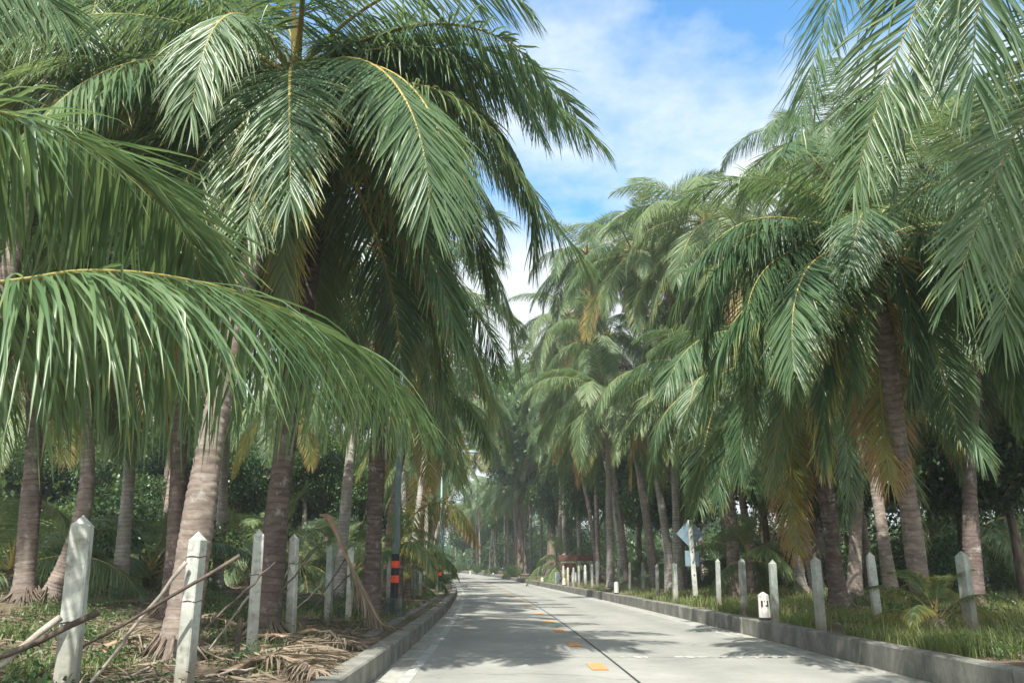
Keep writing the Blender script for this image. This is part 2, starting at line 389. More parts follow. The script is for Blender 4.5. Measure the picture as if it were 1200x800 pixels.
# transverse joints and the ragged repair across the right lane
mb = MB()
for y in (4.5, 13.4, 22.5, 31.5, 40.5, 49.5, 58.5, 67.5):
    n = len(mb.v)
    for (u, yy) in ((HL + .47, y - .006), (HR - .51, y - .006), (HR - .51, y + .006), (HL + .47, y + .006)):
        mb.v.append((float(centre(yy)) + u, yy, float(road_z(yy)) + 0.003))
    mb.f.append((n, n + 1, n + 2, n + 3))
tag(mb.build('slab_joints', M['joint']), kind='structure')
def ragged(name, y, u0, u1, w, seed, mat, dz):
    r = random.Random(seed); mb = MB(); u = u0
    while u < u1:
        l = r.uniform(.04, .22)
        if r.random() < .55:
            ww = w * r.uniform(.3, 1); off = r.uniform(-.03, .03)
            n = len(mb.v); c = float(centre(y))
            k = 7
            for i in range(k):
                a = 2 * math.pi * i / k
                mb.v.append((c + u + l / 2 + math.cos(a) * l * .6 * r.uniform(.7, 1.1), y + off + math.sin(a) * ww * .5 * r.uniform(.6, 1.2), float(road_z(y)) + dz + 0.0015 * (i % 1)))
            mb.f.append(tuple(range(n, n + k)))
        u += l
    tag(mb.build(name, mat), kind='structure')
ragged('joint_repair', 13.4, .18, 2.9, .30, 3, M['spall'], .0065)
ragged('joint_crack', 13.33, 1.2, 2.9, .06, 5, M['joint'], .010)

def kerb(name, u0, u1, h, blocks, y0, y1, seed):
    r = random.Random(seed); mb = MB(); y = y0
    while y < y1:
        L = blocks * r.uniform(.92, 1.08); a, b_ = y + .012, y + L - .012
        jz = r.uniform(-.008, .008); ju = r.uniform(-.008, .008)
        segs = 3; n = len(mb.v)
        bev = .02
        prof = [(u0, -.1), (u0, h - bev), (u0 + bev, h), (u1 - bev, h), (u1, h - bev), (u1, -.1)]
        for s in range(segs + 1):
            yy = a + (b_ - a) * s / segs
            for (u, z) in prof: mb.v.append((float(centre(yy)) + u + ju, yy, float(road_z(yy)) + z + (jz if z > 0 else 0)))
        m = len(prof)
        for s in range(segs):
            for q in range(m):
                mb.f.append((n + s * m + q, n + s * m + (q + 1) % m, n + (s + 1) * m + (q + 1) % m, n + (s + 1) * m + q))
        mb.f.append(tuple(n + q for q in range(m))); mb.f.append(tuple(n + segs * m + q for q in range(m)))
        y += L
    tag(mb.build(name, M['kerb']), kind='structure')
kerb('kerb', HL - .27, HL - .004, .27, 1.9, -20, 190, 1)
kerb('kerb', HR + .004, HR + .25, .325, 1.9, -20, 190, 2)
kerb('inner_kerb', HL - .78, HL - .56, .25, 2.3, 14.5, 60, 4)
# pale mortar in some of the right kerb joints
def cracks():
    r = random.Random(12); mb = MB()
    for (y, u, L, a) in ((11.2, -2.3, 2.6, .4), (15.5, 1.8, 3.2, 1.2), (18.5, -1.4, 2.4, 2.6), (24.0, .9, 3.5, .7), (29, -2.2, 3, 1.5), (36, 2.0, 4, 1.2)):
        pts = []; k = int(L / .08)
        for i in range(k):
            pts.append((u, y)); a += r.uniform(-.45, .45); u += math.cos(a) * .08; y += math.sin(a) * .08
            if not HL + .5 < u < HR - .55 or abs(u) < .06: break
        for i in range(len(pts) - 1):
            (u0, y0), (u1, y1) = pts[i], pts[i + 1]; n = len(mb.v); w = .004 * r.uniform(.5, 1.6)
            dx, dy = u1 - u0, y1 - y0; q = math.hypot(dx, dy); nx, ny = -dy / q * w, dx / q * w
            for (a_, b_) in ((u0 + nx, y0 + ny), (u0 - nx, y0 - ny), (u1 - nx, y1 - ny), (u1 + nx, y1 + ny)):
                mb.v.append((float(centre(b_)) + a_, b_, float(road_z(b_)) + .0035 + .0004 * (i % 2)))
            mb.f.append((n, n + 1, n + 2, n + 3))
    tag(mb.build('road_cracks', M['joint']), kind='structure')
cracks()
# ------------------------------------------------------------------ fronds
G = np.array([0, 0, -1.0])
def catmull(P, n):
    P = np.array(P, float); P = np.vstack([2 * P[0] - P[1], P, 2 * P[-1] - P[-2]])
    out = []; segs = len(P) - 3
    for i in range(n):
        t = i / (n - 1) * segs; k = min(int(t), segs - 1); t -= k
        a, b_, c, d = P[k:k + 4]
        out.append(0.5 * ((2 * b_) + (c - a) * t + (2 * a - 5 * b_ + 4 * c - d) * t * t + (3 * b_ - a - 3 * c + d) * t ** 3))
    return np.array(out)

def frond_mesh(name, P, leaf_len=1.0, seed=0, hang=0.3, n=120, s0=0.16, width=0.034, kink=0.1, rib=0.034, up0=None, spread=1.0, gap=0.03, droop0=.75, segs=5):
    r = np.random.default_rng(seed)
    C = catmull(P, 44)
    dl = np.r_[0, np.cumsum(np.linalg.norm(np.diff(C, axis=0), axis=1))]; L = dl[-1]
    T = np.gradient(C, dl, axis=0); T /= np.linalg.norm(T, axis=1)[:, None]
    # frame: side stays close to horizontal, carried along the rib
    up = np.array([0, 0, 1.0]) if up0 is None else np.array(up0, float)
    S = np.zeros_like(T); prev = None
    for i, t in enumerate(T):
        if prev is None:
            s = np.cross(t, up)
            if np.linalg.norm(s) < 1e-3: s = np.array([1.0, 0, 0])
        else: s = prev - t * prev.dot(t)
        s /= np.linalg.norm(s); S[i] = s; prev = s
    tw = r.normal(0, .25) * np.linspace(0, 1, len(T))
    Nn = np.cross(S, T)
    ct, st = np.cos(tw)[:, None], np.sin(tw)[:, None]
    S, Nn = S * ct + Nn * st, Nn * ct - S * st
    def samp(A, d): return np.stack([np.interp(d, dl, A[:, k]) for k in range(3)], -1)
    RG = segs + 1
    VS, QS, UVS, AT = [], [], [], []
    base = 0
    for side in (-1, 1):
        s = np.linspace(s0, .992, n) + r.normal(0, .0025, n)
        s = np.clip(s, s0, .996)
        keep = r.random(n) > gap; s = s[keep]; m = len(s)
        d = s * L
        p = samp(C, d); t = samp(T, d); t /= np.linalg.norm(t, axis=1)[:, None]
        sd = samp(S, d) * side; nn = samp(Nn, d)
        q = (s - s0) / (1 - s0)
        ll = leaf_len * (0.58 + 0.42 * np.sin(np.clip(q * 2.2 + .45, 0, math.pi / 2)) - 0.56 * np.clip((q - .45) / .55, 0, 1) ** 1.5) * r.uniform(.9, 1.07, m)
        ang = np.radians(np.interp(q, [0, .5, .9, 1], [76, 62, 44, 20])) * spread + r.normal(0, .06, m)
        lift = np.interp(q, [0, .6, 1], [.16, .12, .05]) + r.normal(0, .07, m)
        ang = ang * 1.0
        D = sd * np.sin(ang)[:, None] + t * np.cos(ang)[:, None] + nn * lift[:, None] + G * (droop0 * np.interp(q, [0, .7, 1], [1, .8, .3]) * r.uniform(.6, 1.4, m))[:, None]
        D /= np.linalg.norm(D, axis=1)[:, None]
        Nv = nn - D * (nn * D).sum(1)[:, None]; Nv /= np.linalg.norm(Nv, axis=1)[:, None]
        # leaflets rotate about their own axis a little
        Wd = np.cross(Nv, D); rr = r.normal(0, .35, m)[:, None]; Nv = Nv * np.cos(rr) + Wd * np.sin(rr)
        hg = hang * r.uniform(.65, 1.35, m)
        kk = np.where(r.random(m) < kink, r.integers(1, segs, m), -1)
        w = width * r.uniform(.85, 1.12, m) * (0.65 + 0.35 * ll / leaf_len)
        prof = np.interp(np.arange(RG) / segs, [0, .12, .35, .7, .92, 1], [.35, .85, 1, .72, .3, .04])
        pos = p + nn * 0.006
        V = np.zeros((m, RG, 3, 3)); uvs = np.zeros((m, RG, 3, 2))
        for g in range(RG):
            Wd = np.cross(Nv, D); Wd /= np.linalg.norm(Wd, axis=1)[:, None]
            hw = (w * prof[g] * .5)[:, None]
            V[:, g, 0] = pos + Wd * hw; V[:, g, 1] = pos - Nv * hw * .45; V[:, g, 2] = pos - Wd * hw
            uvs[:, g, :, 0] = g / segs; uvs[:, g, :, 1] = s[:, None]
            if g == segs: break
            pos = pos + D * (ll / segs)[:, None]
            h = hg * (0.2 + 0.2 * g)
            h = np.where(kk == g, h + 2.2, h)
            D2 = D + G * h[:, None]; D2 += r.normal(0, .05, (m, 3))
            D2 /= np.linalg.norm(D2, axis=1)[:, None]
            Nv = Nv - D2 * (Nv * D2).sum(1)[:, None]; Nv /= (np.linalg.norm(Nv, axis=1)[:, None] + 1e-9); D = D2
        idx = base + np.arange(m * RG * 3).reshape(m, RG, 3)
        for a in (0, 1):
            QS.append(np.stack([idx[:, :-1, a], idx[:, :-1, a + 1], idx[:, 1:, a + 1], idx[:, 1:, a]], -1).reshape(-1, 4))
        VS.append(V.reshape(-1, 3)); UVS.append(uvs.reshape(-1, 2)); AT.append(np.repeat(r.random(m), RG * 3)); base += m * RG * 3
    nleaf = sum(len(q) for q in QS)
    # rib: flattened tube, wide at the base
    sides = 6; K = len(C); w = np.interp(dl / L, [0, .05, .16, .5, 1], [3.0, 1.9, 1.15, .7, .12]) * rib
    ringV = np.zeros((K, sides, 3))
    for k in range(sides):
        a = 2 * math.pi * k / sides
        ringV[:, k] = C + S * (np.cos(a) * w)[:, None] + Nn * (np.sin(a) * w * .55 - w * .2)[:, None]
    idx = base + np.arange(K * sides).reshape(K, sides)
    QS.append(np.stack([idx[:-1], np.roll(idx, -1, 1)[:-1], np.roll(idx, -1, 1)[1:], idx[1:]], -1).reshape(-1, 4))
    VS.append(ringV.reshape(-1, 3)); UVS.append(np.zeros((K * sides, 2))); AT.append(np.zeros(K * sides) + .5)
    Q = np.vstack(QS); mi = np.zeros(len(Q), int); mi[nleaf:] = 1
    return mesh_np(name, np.vstack(VS), Q, uv=np.vstack(UVS), attr=np.concatenate(AT), mats=(M['leaf'], M['rachis']), midx=mi)

def arc(e0, drop, L=4.7, pw=1.25, side=0.0, n=9):
    """rib leaving along +X at elevation e0 and bending down by drop degrees"""
    P = [np.zeros(3)]; k = 24
    for i in range(k):
        s = (i + .5) / k; e = R(e0 - drop * s ** pw); a = side * s
        e = max(e, R(-88))
        P.append(P[-1] + np.array([math.cos(e) * math.cos(a), math.cos(e) * math.sin(a), math.sin(e)]) * L / k)
    return [P[int(round(j * k / (n - 1)))] for j in range(n)]

ELEV = [84, 70, 56, 42, 28, 12, -4, -22, -42, -62]
VAR = []
for i, e in enumerate(ELEV):
    row = []
    for s in range(3):
        drop = [60, 78, 92, 102, 104, 98, 86, 66, 46, 28][i] + (-10, 0, 12)[s]
        row.append(frond_mesh('frond', arc(e, drop, 4.7, 1.2, side=(-.25, .05, .3)[s]), leaf_len=1.22, seed=100 + i * 3 + s, hang=[.08, .12, .18, .24, .28, .3, .3, .3, .28, .26][i] * (1, .8, 1.25)[s], n=152, kink=.13, gap=.06, width=.033, spread=(.45, .75, .95)[min(i, 2)], droop0=[.1, .2, .4, .7, .9, .9, .8, .6, .45, .3][i]))
    VAR.append(row)
# coarser fronds for the distant rows: fewer, wider leaflets would look different; keep full count but fewer segments
VARF = []
for i, e in enumerate(ELEV[1:-1]):
    drop = [62, 78, 92, 95, 92, 82, 64, 44][i]
    VARF.append([frond_mesh('frond', arc(e, drop + d, 4.7, 1.2, side=sd), leaf_len=1.2, seed=300 + i * 2 + j, hang=.3, n=96, width=.04, droop0=.6, segs=3, spread=(.7 if i == 0 else 1.0)) for j, (d, sd) in enumerate(((-6, -.2), (8, .25)))])

# ------------------------------------------------------------------ trunks
def trunk_mesh(name, P, r0=.17, r1=.11, flare=.14, seed=0, mat='trunk', sides=18):
    r = np.random.default_rng(seed)
    C = catmull(P, 5); L = np.linalg.norm(np.diff(C, axis=0), axis=1).sum()
    K = max(40, int(L * (44 if sides > 14 else 14))); C = catmull(P, K)
    dl = np.r_[0, np.cumsum(np.linalg.norm(np.diff(C, axis=0), axis=1))]
    T = np.gradient(C, axis=0); T /= np.linalg.norm(T, axis=1)[:, None]
    A = np.cross(T, np.array([0, 1.0, 0.05])); A /= np.linalg.norm(A, axis=1)[:, None]; B = np.cross(T, A)
    q = dl / dl[-1]
    rad = r0 + (r1 - r0) * q ** .8 + flare * np.exp(-dl / .35) + (.005 * (1 - (dl * 9.0) % 1.0) if sides > 14 else 0) + .004 * r.normal(size=K) + .012 * np.sin(dl * 2.1 + seed)
    V = np.zeros((K, sides, 3)); uv = np.zeros((K, sides, 2)); ph = r.uniform(0, 6)
    for k in range(sides):
        a = 2 * math.pi * k / sides
        lump = 1 + .30 * np.exp(-dl / .3) * (math.sin(3 * a + ph) * .4 + math.sin(7 * a + 2 * ph) * .35) + .03 * np.sin(5 * a + dl * 3)
        V[:, k] = C + (A * math.cos(a) + B * math.sin(a)) * (rad * lump)[:, None]
        uv[:, k, 0] = k / sides; uv[:, k, 1] = dl
    i = np.arange(K * sides).reshape(K, sides)
    Q = np.stack([i[:-1], np.roll(i, -1, 1)[:-1], np.roll(i, -1, 1)[1:], i[1:]], -1).reshape(-1, 4)
    return mesh_np(name, V.reshape(-1, 3), Q, uv=uv.reshape(-1, 2), mats=(M[mat],))

def fibre_mesh():
    """shaggy sheath at the base of the fronds"""
    r = np.random.default_rng(5); mb = MB()
    mb.tube([(0, 0, -.55), (0, 0, -.25), (0, 0, .1), (0, 0, .45)], [.14, .22, .25, .10], 12)
    for k in range(46):
        a = r.uniform(0, 6.28); z = r.uniform(-.35, .3); L = r.uniform(.2, .6); q = r.uniform(.14, .22)
        c, s = math.cos(a), math.sin(a)
        mb.tube([(c * q, s * q, z), (c * (q + .12), s * (q + .12), z + .02), (c * (q + .14), s * (q + .14), z - L)], [.02, .014, .003], 4)
    return mb.mesh('crown_fibre', M['fibre'], smooth=True)
FIB = fibre_mesh()
def nut_mesh():
    mb = MB()
    pr = [(-.13, .01), (-.11, .055), (-.05, .1), (.02, .108), (.08, .085), (.12, .045), (.135, .012)]
    mb.tube([(0, 0, z) for z, _ in pr], [q for _, q in pr], 12); return mb.mesh('coconut', M['nut'], smooth=True)
NUT = nut_mesh()
def stalk_mesh():
    mb = MB(); r = random.Random(3)
    for k in range(9):
        a = r.uniform(-.8, .8); mb.tube([(0, 0, 0), (.25, .15 * a, .12), (.55, .35 * a, -.02 - .1 * r.random()), (.75, .5 * a, -.35 - .2 * r.random())], [.02, .014, .008, .004], 5)
    return mb.mesh('flower_stalk', M['rachis'], smooth=True)
STK = stalk_mesh()

def roots_mesh(seed):
    r = random.Random(seed); mb = MB()
    for k in range(44):
        a = r.uniform(0, 6.283); c, s = math.cos(a), math.sin(a); q = r.uniform(.34, .62); z0 = r.uniform(.08, .34)
        mb.tube([(c * .20, s * .20, z0), (c * .30, s * .30, z0 * .55), (c * q, s * q + r.uniform(-.06, .06), -.03)], [.016, .013, .006], 5)
    return mb.mesh('roots', M['bark'], smooth=True)
ROOTS = [roots_mesh(1), roots_mesh(2)]
TRV = []
for s in range(5):
    lx, ly = [(0.0, 0), (.5, .2), (-.6, .1), (.9, -.3), (-.2, .5)][s]
    TRV.append({m: None for m in ('trunk', 'trunkpale', 'trunkdark')})
def shared_trunk(s, mat):
    if TRV[s][mat] is None:
        lx, ly = [(0.0, 0), (.5, .2), (-.6, .1), (.9, -.3), (-.2, .5)][s]
        TRV[s][mat] = (trunk_mesh('trunk', [(0, 0, -.15), (lx * .1, ly * .1, 2.5), (lx * .5, ly * .45, 6), (lx, ly, 10)], .17, .115, .12, 50 + s, mat, 14), (lx, ly))
    return TRV[s][mat]

TONE = [.5]
def add_frond(root, top, az, idx, seed, scale, age=0.0, far=False, label=None, tilt=0.0, sx=1.0):
    rr = random.Random(seed)
    if far:
        k = min(max(idx - 1, 0), len(VARF) - 1); me = rr.choice(VARF[k])
    else: me = rr.choice(VAR[idx])
    o = link('frond', me, root); o.location = top; o.rotation_euler = (rr.uniform(-.12, .12), tilt + rr.uniform(-.06, .06), az)
    o.scale = (scale, scale * rr.choice((-1, 1)), scale)
    o.color = (age, TONE[0], 0, 1)
    if label: o['label'] = label
    return o

def palm(base, top, label, group=None, n=24, fl=1.0, mat='trunk', r0=.17, r1=.12, seed=0, far=False, dead=2, nuts=0, flare=.14, bow=None, emin=-44, emax=69, skip=None, extra=(), name='coconut_palm', cat='palm tree', agebase=0.0, fibre=True):
    rr = random.Random(seed * 7 + 3); TONE[0] = rr.uniform(.2, .9); agebase = agebase + rr.uniform(-.03, .06)
    bx, by = base; bz = gz(bx, by) - .08
    root = link(name, None, loc=(bx, by, bz)); tag(root, label, cat, group)
    top = (top[0] - bx, top[1] - by, top[2] - bz)
    if far:
        s = rr.randrange(5); me, (lx, ly) = shared_trunk(s, mat)
        t = link('trunk', me, root); k = top[2] / 10; t.scale = (1.0, 1.0, k)
        top = (lx, ly, top[2])
    else:
        b1 = bow if bow else (top[0] * .25, top[1] * .25, top[2] * .4)
        t = link('trunk', trunk_mesh('trunk', [(0, 0, -.1), b1, (top[0] * .75, top[1] * .75, top[2] * .8), (top[0], top[1], top[2])], r0, r1, flare, seed, mat), root)
    if not far and name == 'coconut_palm':
        q = link('roots', ROOTS[seed % 2], root, loc=(0, 0, .06), rot=(0, 0, rr.uniform(0, 6)))
    if fibre and not far:
        f = link('crown_fibre', FIB, root, loc=top); f.rotation_euler = (0, 0, rr.uniform(0, 6))
    a0 = rr.uniform(0, 6.28)
    for i in range(n):
        q = (i + .5) / n
        if far: emax = min(emax, 64)
        e = emax - (emax - emin) * q ** .85 + rr.uniform(-7, 7)
        az = a0 + i * 2.39996 + rr.uniform(-.2, .2)
        if skip and skip(az % (2 * math.pi), e): continue
        k = min(range(len(ELEV)), key=lambda j: abs(ELEV[j] - e))
        age = agebase + (rr.uniform(0, .13) if q > .7 else 0) + (rr.uniform(.0, .22) if q > .88 else 0)
        lb = None
        if q > 1 - dead / n - 1e-6 and dead:
            age = rr.uniform(.45, .9); lb = 'dry brown frond hanging down'
            k = max(k, 8)
        sc = fl * (0.72 + .28 * min(1, (i + 3) / 7)) * rr.uniform(.9, 1.08)
        rad = .12 * q
        add_frond(root, (top[0] + math.cos(az) * rad, top[1] + math.sin(az) * rad, top[2] + .25 - .35 * q), az, k, seed * 100 + i, sc, age, far, lb)
    for (azd, idx, sc, age) in extra:
        add_frond(root, (top[0], top[1], top[2] + .05), R(azd), idx, seed * 100 + 77 + idx, sc * fl, age, far, 'yellowing frond' if .15 < age < .4 else ('dry brown frond' if age >= .4 else None))
    if nuts:
        for c in range(2):
            az = rr.uniform(0, 6.28)
            link('flower_stalk', STK, root, loc=(top[0], top[1], top[2] + .05), rot=(0, .3, az))
            for k in range(nuts // 2):
                a = az + rr.uniform(-.5, .5); d = rr.uniform(.22, .5)
                link('coconut', NUT, root, loc=(top[0] + math.cos(a) * d, top[1] + math.sin(a) * d, top[2] - .1 - rr.uniform(0, .35)), rot=(rr.uniform(-.4, .4), rr.uniform(-.4, .4), 0))
    return root

def hero_frond(root, P, label=None, age=0.0, **kw):
    b = root.location
    P = [np.array(p) - np.array(b) for p in P]
    o = link('frond', frond_mesh('frond', P, **kw), root); o.color = (age, TONE[0], 0, 1)
    if label: o['label'] = label
    return o
PROJ = lambda x, y, z: (600 + F * x / (y * cp + (z - CAMH) * sp), 400 - F * ((z - CAMH) * cp - y * sp) / (y * cp + (z - CAMH) * sp))

# ------------------------------------------------------------------ the palms one can name
bL = gp(205, 775)
pA = palm(bL, tuple(at(345, 98, 13.0)), 'largest palm on the left, leaning pale ringed trunk with sunlit crown at the top edge', n=30, fl=1.08, mat='trunk', r0=.185, r1=.13, seed=11, nuts=10, dead=2, flare=.16, extra=[(200, 5, 1.05, .0), (235, 6, 1.0, .0), (-25, 4, 1.1, 0), (-5, 5, 1.15, 0), (10, 3, 1.1, .0), (-50, 6, 1.1, 0), (-80, 7, 1, 0)])
t0 = at(345, 98, 13.0); TONE[0] = .75
hero_frond(pA, [t0, at(300, 72, 12.3), at(262, 88, 11.9), at(252, 150, 11.7), at(248, 215, 11.6)], leaf_len=1.15, seed=21, hang=.2, n=135)
hero_frond(pA, [t0, at(420, 62, 12.4), at(520, 58, 12.2), at(610, 95, 12.2), at(672, 140, 12.2), at(706, 170, 12.2)], leaf_len=1.25, seed=22, hang=.34, n=141)
hero_frond(pA, [t0, at(400, 120, 12.2), at(470, 98, 11.8), at(540, 120, 11.6), at(600, 190, 11.5), at(650, 262, 11.4), at(690, 312, 11.4)], leaf_len=1.2, seed=23, hang=.28, n=141)
hero_frond(pA, [t0, at(250, 75, 12.6), at(150, 65, 12.6), at(60, 75, 12.6), at(0, 95, 12.6)], leaf_len=1.1, seed=24, hang=.33, n=128)
hero_frond(pA, [t0, at(335, 100, 12.2), at(330, 180, 11.8), at(332, 280, 11.6), at(334, 350, 11.6)], leaf_len=1.05, seed=25, hang=.16, n=121, age=.36, kink=.3, label='half dry pale frond hanging straight down', spread=.8)
hero_frond(pA, [t0, at(390, 80, 12.0), at(440, 130, 11.6), at(475, 215, 11.4), at(480, 250, 11.4)], leaf_len=1.05, seed=26, hang=.2, n=128)

pB = palm(gp(308, 748), tuple(at(385, 190, 15.6)), 'straight dark trunk between the third and fourth left fence posts', n=16, fl=1.0, mat='trunkdark', r0=.2, r1=.14, seed=12, dead=0, nuts=8, emin=-35)
t1 = at(385, 190, 15.6); TONE[0] = 1.0
hero_frond(pB, [t1, at(450, 190, 15), at(530, 240, 14.6), at(585, 330, 14.4), at(606, 430, 14.4)], leaf_len=1.2, seed=31, hang=.34, n=135)
hero_frond(pB, [t1, at(440, 240, 15), at(500, 300, 14.6), at(548, 390, 14.5), at(575, 480, 14.5)], leaf_len=1.1, seed=32, hang=.34, n=128, age=.22, label='frond browning at its leaflet tips')
pC = palm(gp(434, 723), tuple(at(452, 300, 19.5)), 'thick rough dark trunk beside the striped lamp post', n=13, fl=.95, mat='trunkdark', r0=.21, r1=.15, seed=13, dead=0, emin=-35)
t2 = at(452, 300, 19.5); TONE[0] = 1.0
hero_frond(pC, [t2, at(500, 345, 19), at(560, 420, 18.7), at(588, 490, 18.5), at(594, 530, 18.5)], leaf_len=1.25, seed=33, hang=.36, n=128, age=.05)
hero_frond(pC, [t2, at(490, 400, 18.5), at(520, 470, 18.2), at(532, 520, 18), at(538, 560, 18)], leaf_len=1.2, seed=34, hang=.25, n=128, age=.15)
palm(gp(396, 704), tuple(at(430, 360, 30)), 'slim pale grey trunk seen between two fence posts, behind the leaning dead frond', n=22, mat='trunkpale', r0=.2, seed=14)
palm(gp(255, 690), tuple(at(268, 260, 22)), 'pale slim trunk just behind the big leaning one', n=24, mat='trunkpale', r0=.17, seed=15)
palm(gp(28, 706), tuple(at(30, 250, 19)), 'straight dark ringed trunk at the left picture edge', n=26, mat='trunk', r0=.19, seed=16)
palm(gp(55, 706), tuple(at(105, 330, 19)), 'curved brown trunk with swollen pinkish foot left of the nearest fence post', n=24, mat='trunk', r0=.16, r1=.12, flare=.2, seed=17, bow=(.35, .2, 2.1))
palm(gp(140, 694), tuple(at(160, 310, 23)), 'grey spotted trunk between the first two left fence posts', n=24, mat='trunkpale', r0=.18, seed=18)

palm((-8.6, 12.5), tuple(at(95, 35, 15.5)), 'crown filling the upper left corner behind the arching near fronds', n=28, fl=1.0, mat='trunk', seed=101)
palm((-6.6, 16.5), tuple(at(215, 150, 18.5)), 'crown behind and left of the largest left palm, trunk hidden by it', n=24, fl=1.0, mat='trunkdark', seed=102, dead=0)
# off-frame palms whose fronds reach in
nL = palm((-5.3, 4.1), (-4.6, 4.4, 3.55), 'low palm left of the frame whose long fronds hang across the foreground', n=9, fl=.85, mat='trunk', seed=19, dead=0, emin=-20, emax=70, skip=lambda az, e: az < 2.0 or az > 4.4, fibre=True)
c0 = np.array([-4.6, 4.4, 3.6]); TONE[0] = 0.6
hero_frond(nL, [c0, at(-180, 340, 4.9), at(0, 330, 4.9), at(100, 317, 5.1), at(200, 324, 5.4), at(300, 350, 5.9), at(400, 402, 6.6), at(478, 478, 7.3)], leaf_len=1.4, seed=41, hang=.25, droop0=1.1, n=110+167, width=.026, kink=.2, s0=.12, rib=.026, segs=7, label='long arching frond hanging over the left foreground')
hero_frond(nL, [c0, at(-260, 190, 4.9), at(-80, 125, 5.2), at(60, 150, 5.6), at(150, 205, 6.0), at(215, 270, 6.4), at(240, 330, 6.6)], leaf_len=1.2, seed=42, hang=.16, n=167, width=.032, s0=.2, rib=.026, segs=6)
hero_frond(nL, [c0, at(-250, 60, 5.4), at(-120, -60, 6), at(0, -40, 6.6), at(80, 20, 7)], leaf_len=1.1, seed=43, hang=.22, n=157, width=.032, rib=.026)

nR = palm((7.1, 5.6), (5.9, 5.5, 7.6), 'palm right of the frame whose fronds hang in from the top right corner', n=10, fl=.9, mat='trunk', seed=20, dead=0, emin=-10, emax=80, skip=lambda az, e: 1.6 < az < 4.6)
c1 = np.array([5.9, 5.5, 7.7]); TONE[0] = 0.35  # lower leaf tone puts shade into the colour of the near fronds
hero_frond(nR, [c1, at(1230, -190, 7.3), at(1130, -110, 7.5), at(1064, 30, 7.6), at(1026, 130, 7.6), at(1000, 225, 7.6)], leaf_len=1.05, seed=51, hang=.18, n=175, width=.027, rib=.026, segs=6, s0=.2, up0=(0.2, -1, .25), spread=.9, droop0=.35)
hero_frond(nR, [c1, at(1260, -200, 6.3), at(1190, -120, 6.0), at(1152, -20, 5.9), at(1140, 70, 5.9), at(1142, 110, 5.9)], leaf_len=1.0, seed=52, hang=.22, n=157, width=.027, rib=.026, segs=6, up0=(0.2, -1, .25), spread=.9, droop0=.35)
hero_frond(nR, [c1, at(1330, -60, 6.6), at(1265, 40, 6.5), at(1198, 140, 6.4), at(1150, 250, 6.4), at(1118, 345, 6.4)], leaf_len=1.0, seed=53, hang=.12, n=166, width=.027, rib=.026, segs=6, up0=(0.2, -1, .25), spread=.9, droop0=.35)
hero_frond(nR, [c1, at(1340, 0, 7.6), at(1300, 120, 7.4), at(1260, 240, 7.3), at(1245, 340, 7.3)], leaf_len=1.2, seed=54, hang=.14, n=157, width=.027, rib=.026, up0=(0.2, -1, .25), spread=.9, droop0=.35)

# right side
r1t = at(1022, 296, 12.6)
pR1 = palm(gp(1085, 738), tuple(r1t), 'nearest right palm, brown trunk leaning left above a sapling, broad pale crown', n=32, fl=.78, mat='trunk', r0=.155, r1=.12, seed=61, dead=1, nuts=8, flare=.13, skip=lambda az, e: 4.0 < az < 5.5 and e < -12, emin=-45, extra=[(170, 4, 1.0, 0), (190, 5, 1.0, .0), (205, 6, .9, .2), (-20, 5, .95, .0), (10, 5, 1, 0)])
hero_frond(pR1, [r1t, at(985, 318, 12.2), at(920, 330, 11.9), at(865, 370, 11.8), at(838, 430, 11.7), at(822, 490, 11.7)], leaf_len=1.15, seed=62, hang=.33, n=135, age=.08)
hero_frond(pR1, [r1t, at(960, 262, 12.6), at(880, 258, 12.6), at(820, 300, 12.6), at(790, 360, 12.6)], leaf_len=1.1, seed=63, hang=.36, n=128)
hero_frond(pR1, [r1t, at(1000, 330, 12.0), at(972, 370, 11.8), at(965, 450, 11.7), at(968, 545, 11.7)], leaf_len=.9, seed=64, hang=.3, n=121, age=.28, label='drooping frond turning yellow and brown', spread=.8)
hero_frond(pR1, [r1t, at(1045, 300, 12.2), at(1062, 340, 12.0), at(1070, 400, 11.9), at(1068, 470, 11.9)], leaf_len=.85, seed=66, hang=.25, n=110, spread=.75)
hero_frond(pR1, [r1t, at(1010, 305, 12.1), at(992, 345, 11.8), at(990, 400, 11.6), at(1000, 455, 11.6)], leaf_len=.9, seed=67, hang=.3, n=110)
hero_frond(pR1, [r1t, at(1080, 285, 12.3), at(1135, 310, 12.1), at(1172, 370, 12.0), at(1190, 440, 12.0)], leaf_len=1.0, seed=68, hang=.3, n=120)
hero_frond(nR, [c1, at(1300, -170, 7.9), at(1180, -90, 8.0), at(1100, 20, 8.0), at(1065, 120, 8.0), at(1050, 215, 8.0)], leaf_len=1.0, seed=55, hang=.2, n=150, width=.028, rib=.026, segs=6, s0=.2, up0=(0, -1, .3), droop0=.3)
hero_frond(nR, [c1, at(1380, -60, 7.2), at(1310, 40, 7.1), at(1240, 160, 7.0), at(1195, 280, 7.0), at(1175, 390, 7.0)], leaf_len=1.05, seed=56, hang=.15, n=150, width=.028, rib=.026, segs=6, up0=(.2, -1, .2), droop0=.3)
hero_frond(nR, [c1, at(1240, -190, 8.4), at(1110, -150, 8.6), at(1010, -60, 8.7), at(960, 50, 8.7), at(935, 150, 8.7)], leaf_len=1.1, seed=57, hang=.2, n=140, width=.027, rib=.026, segs=6, s0=.2, up0=(0, -1, .3), droop0=.4)
palm(gp(984, 714), tuple(at(948, 425, 18)), 'right palm with flared dark foot between two right fence posts, trunk rising into hanging fronds', n=24, fl=.9, mat='trunkdark', r0=.19, r1=.15, seed=65, dead=1, emin=-35)
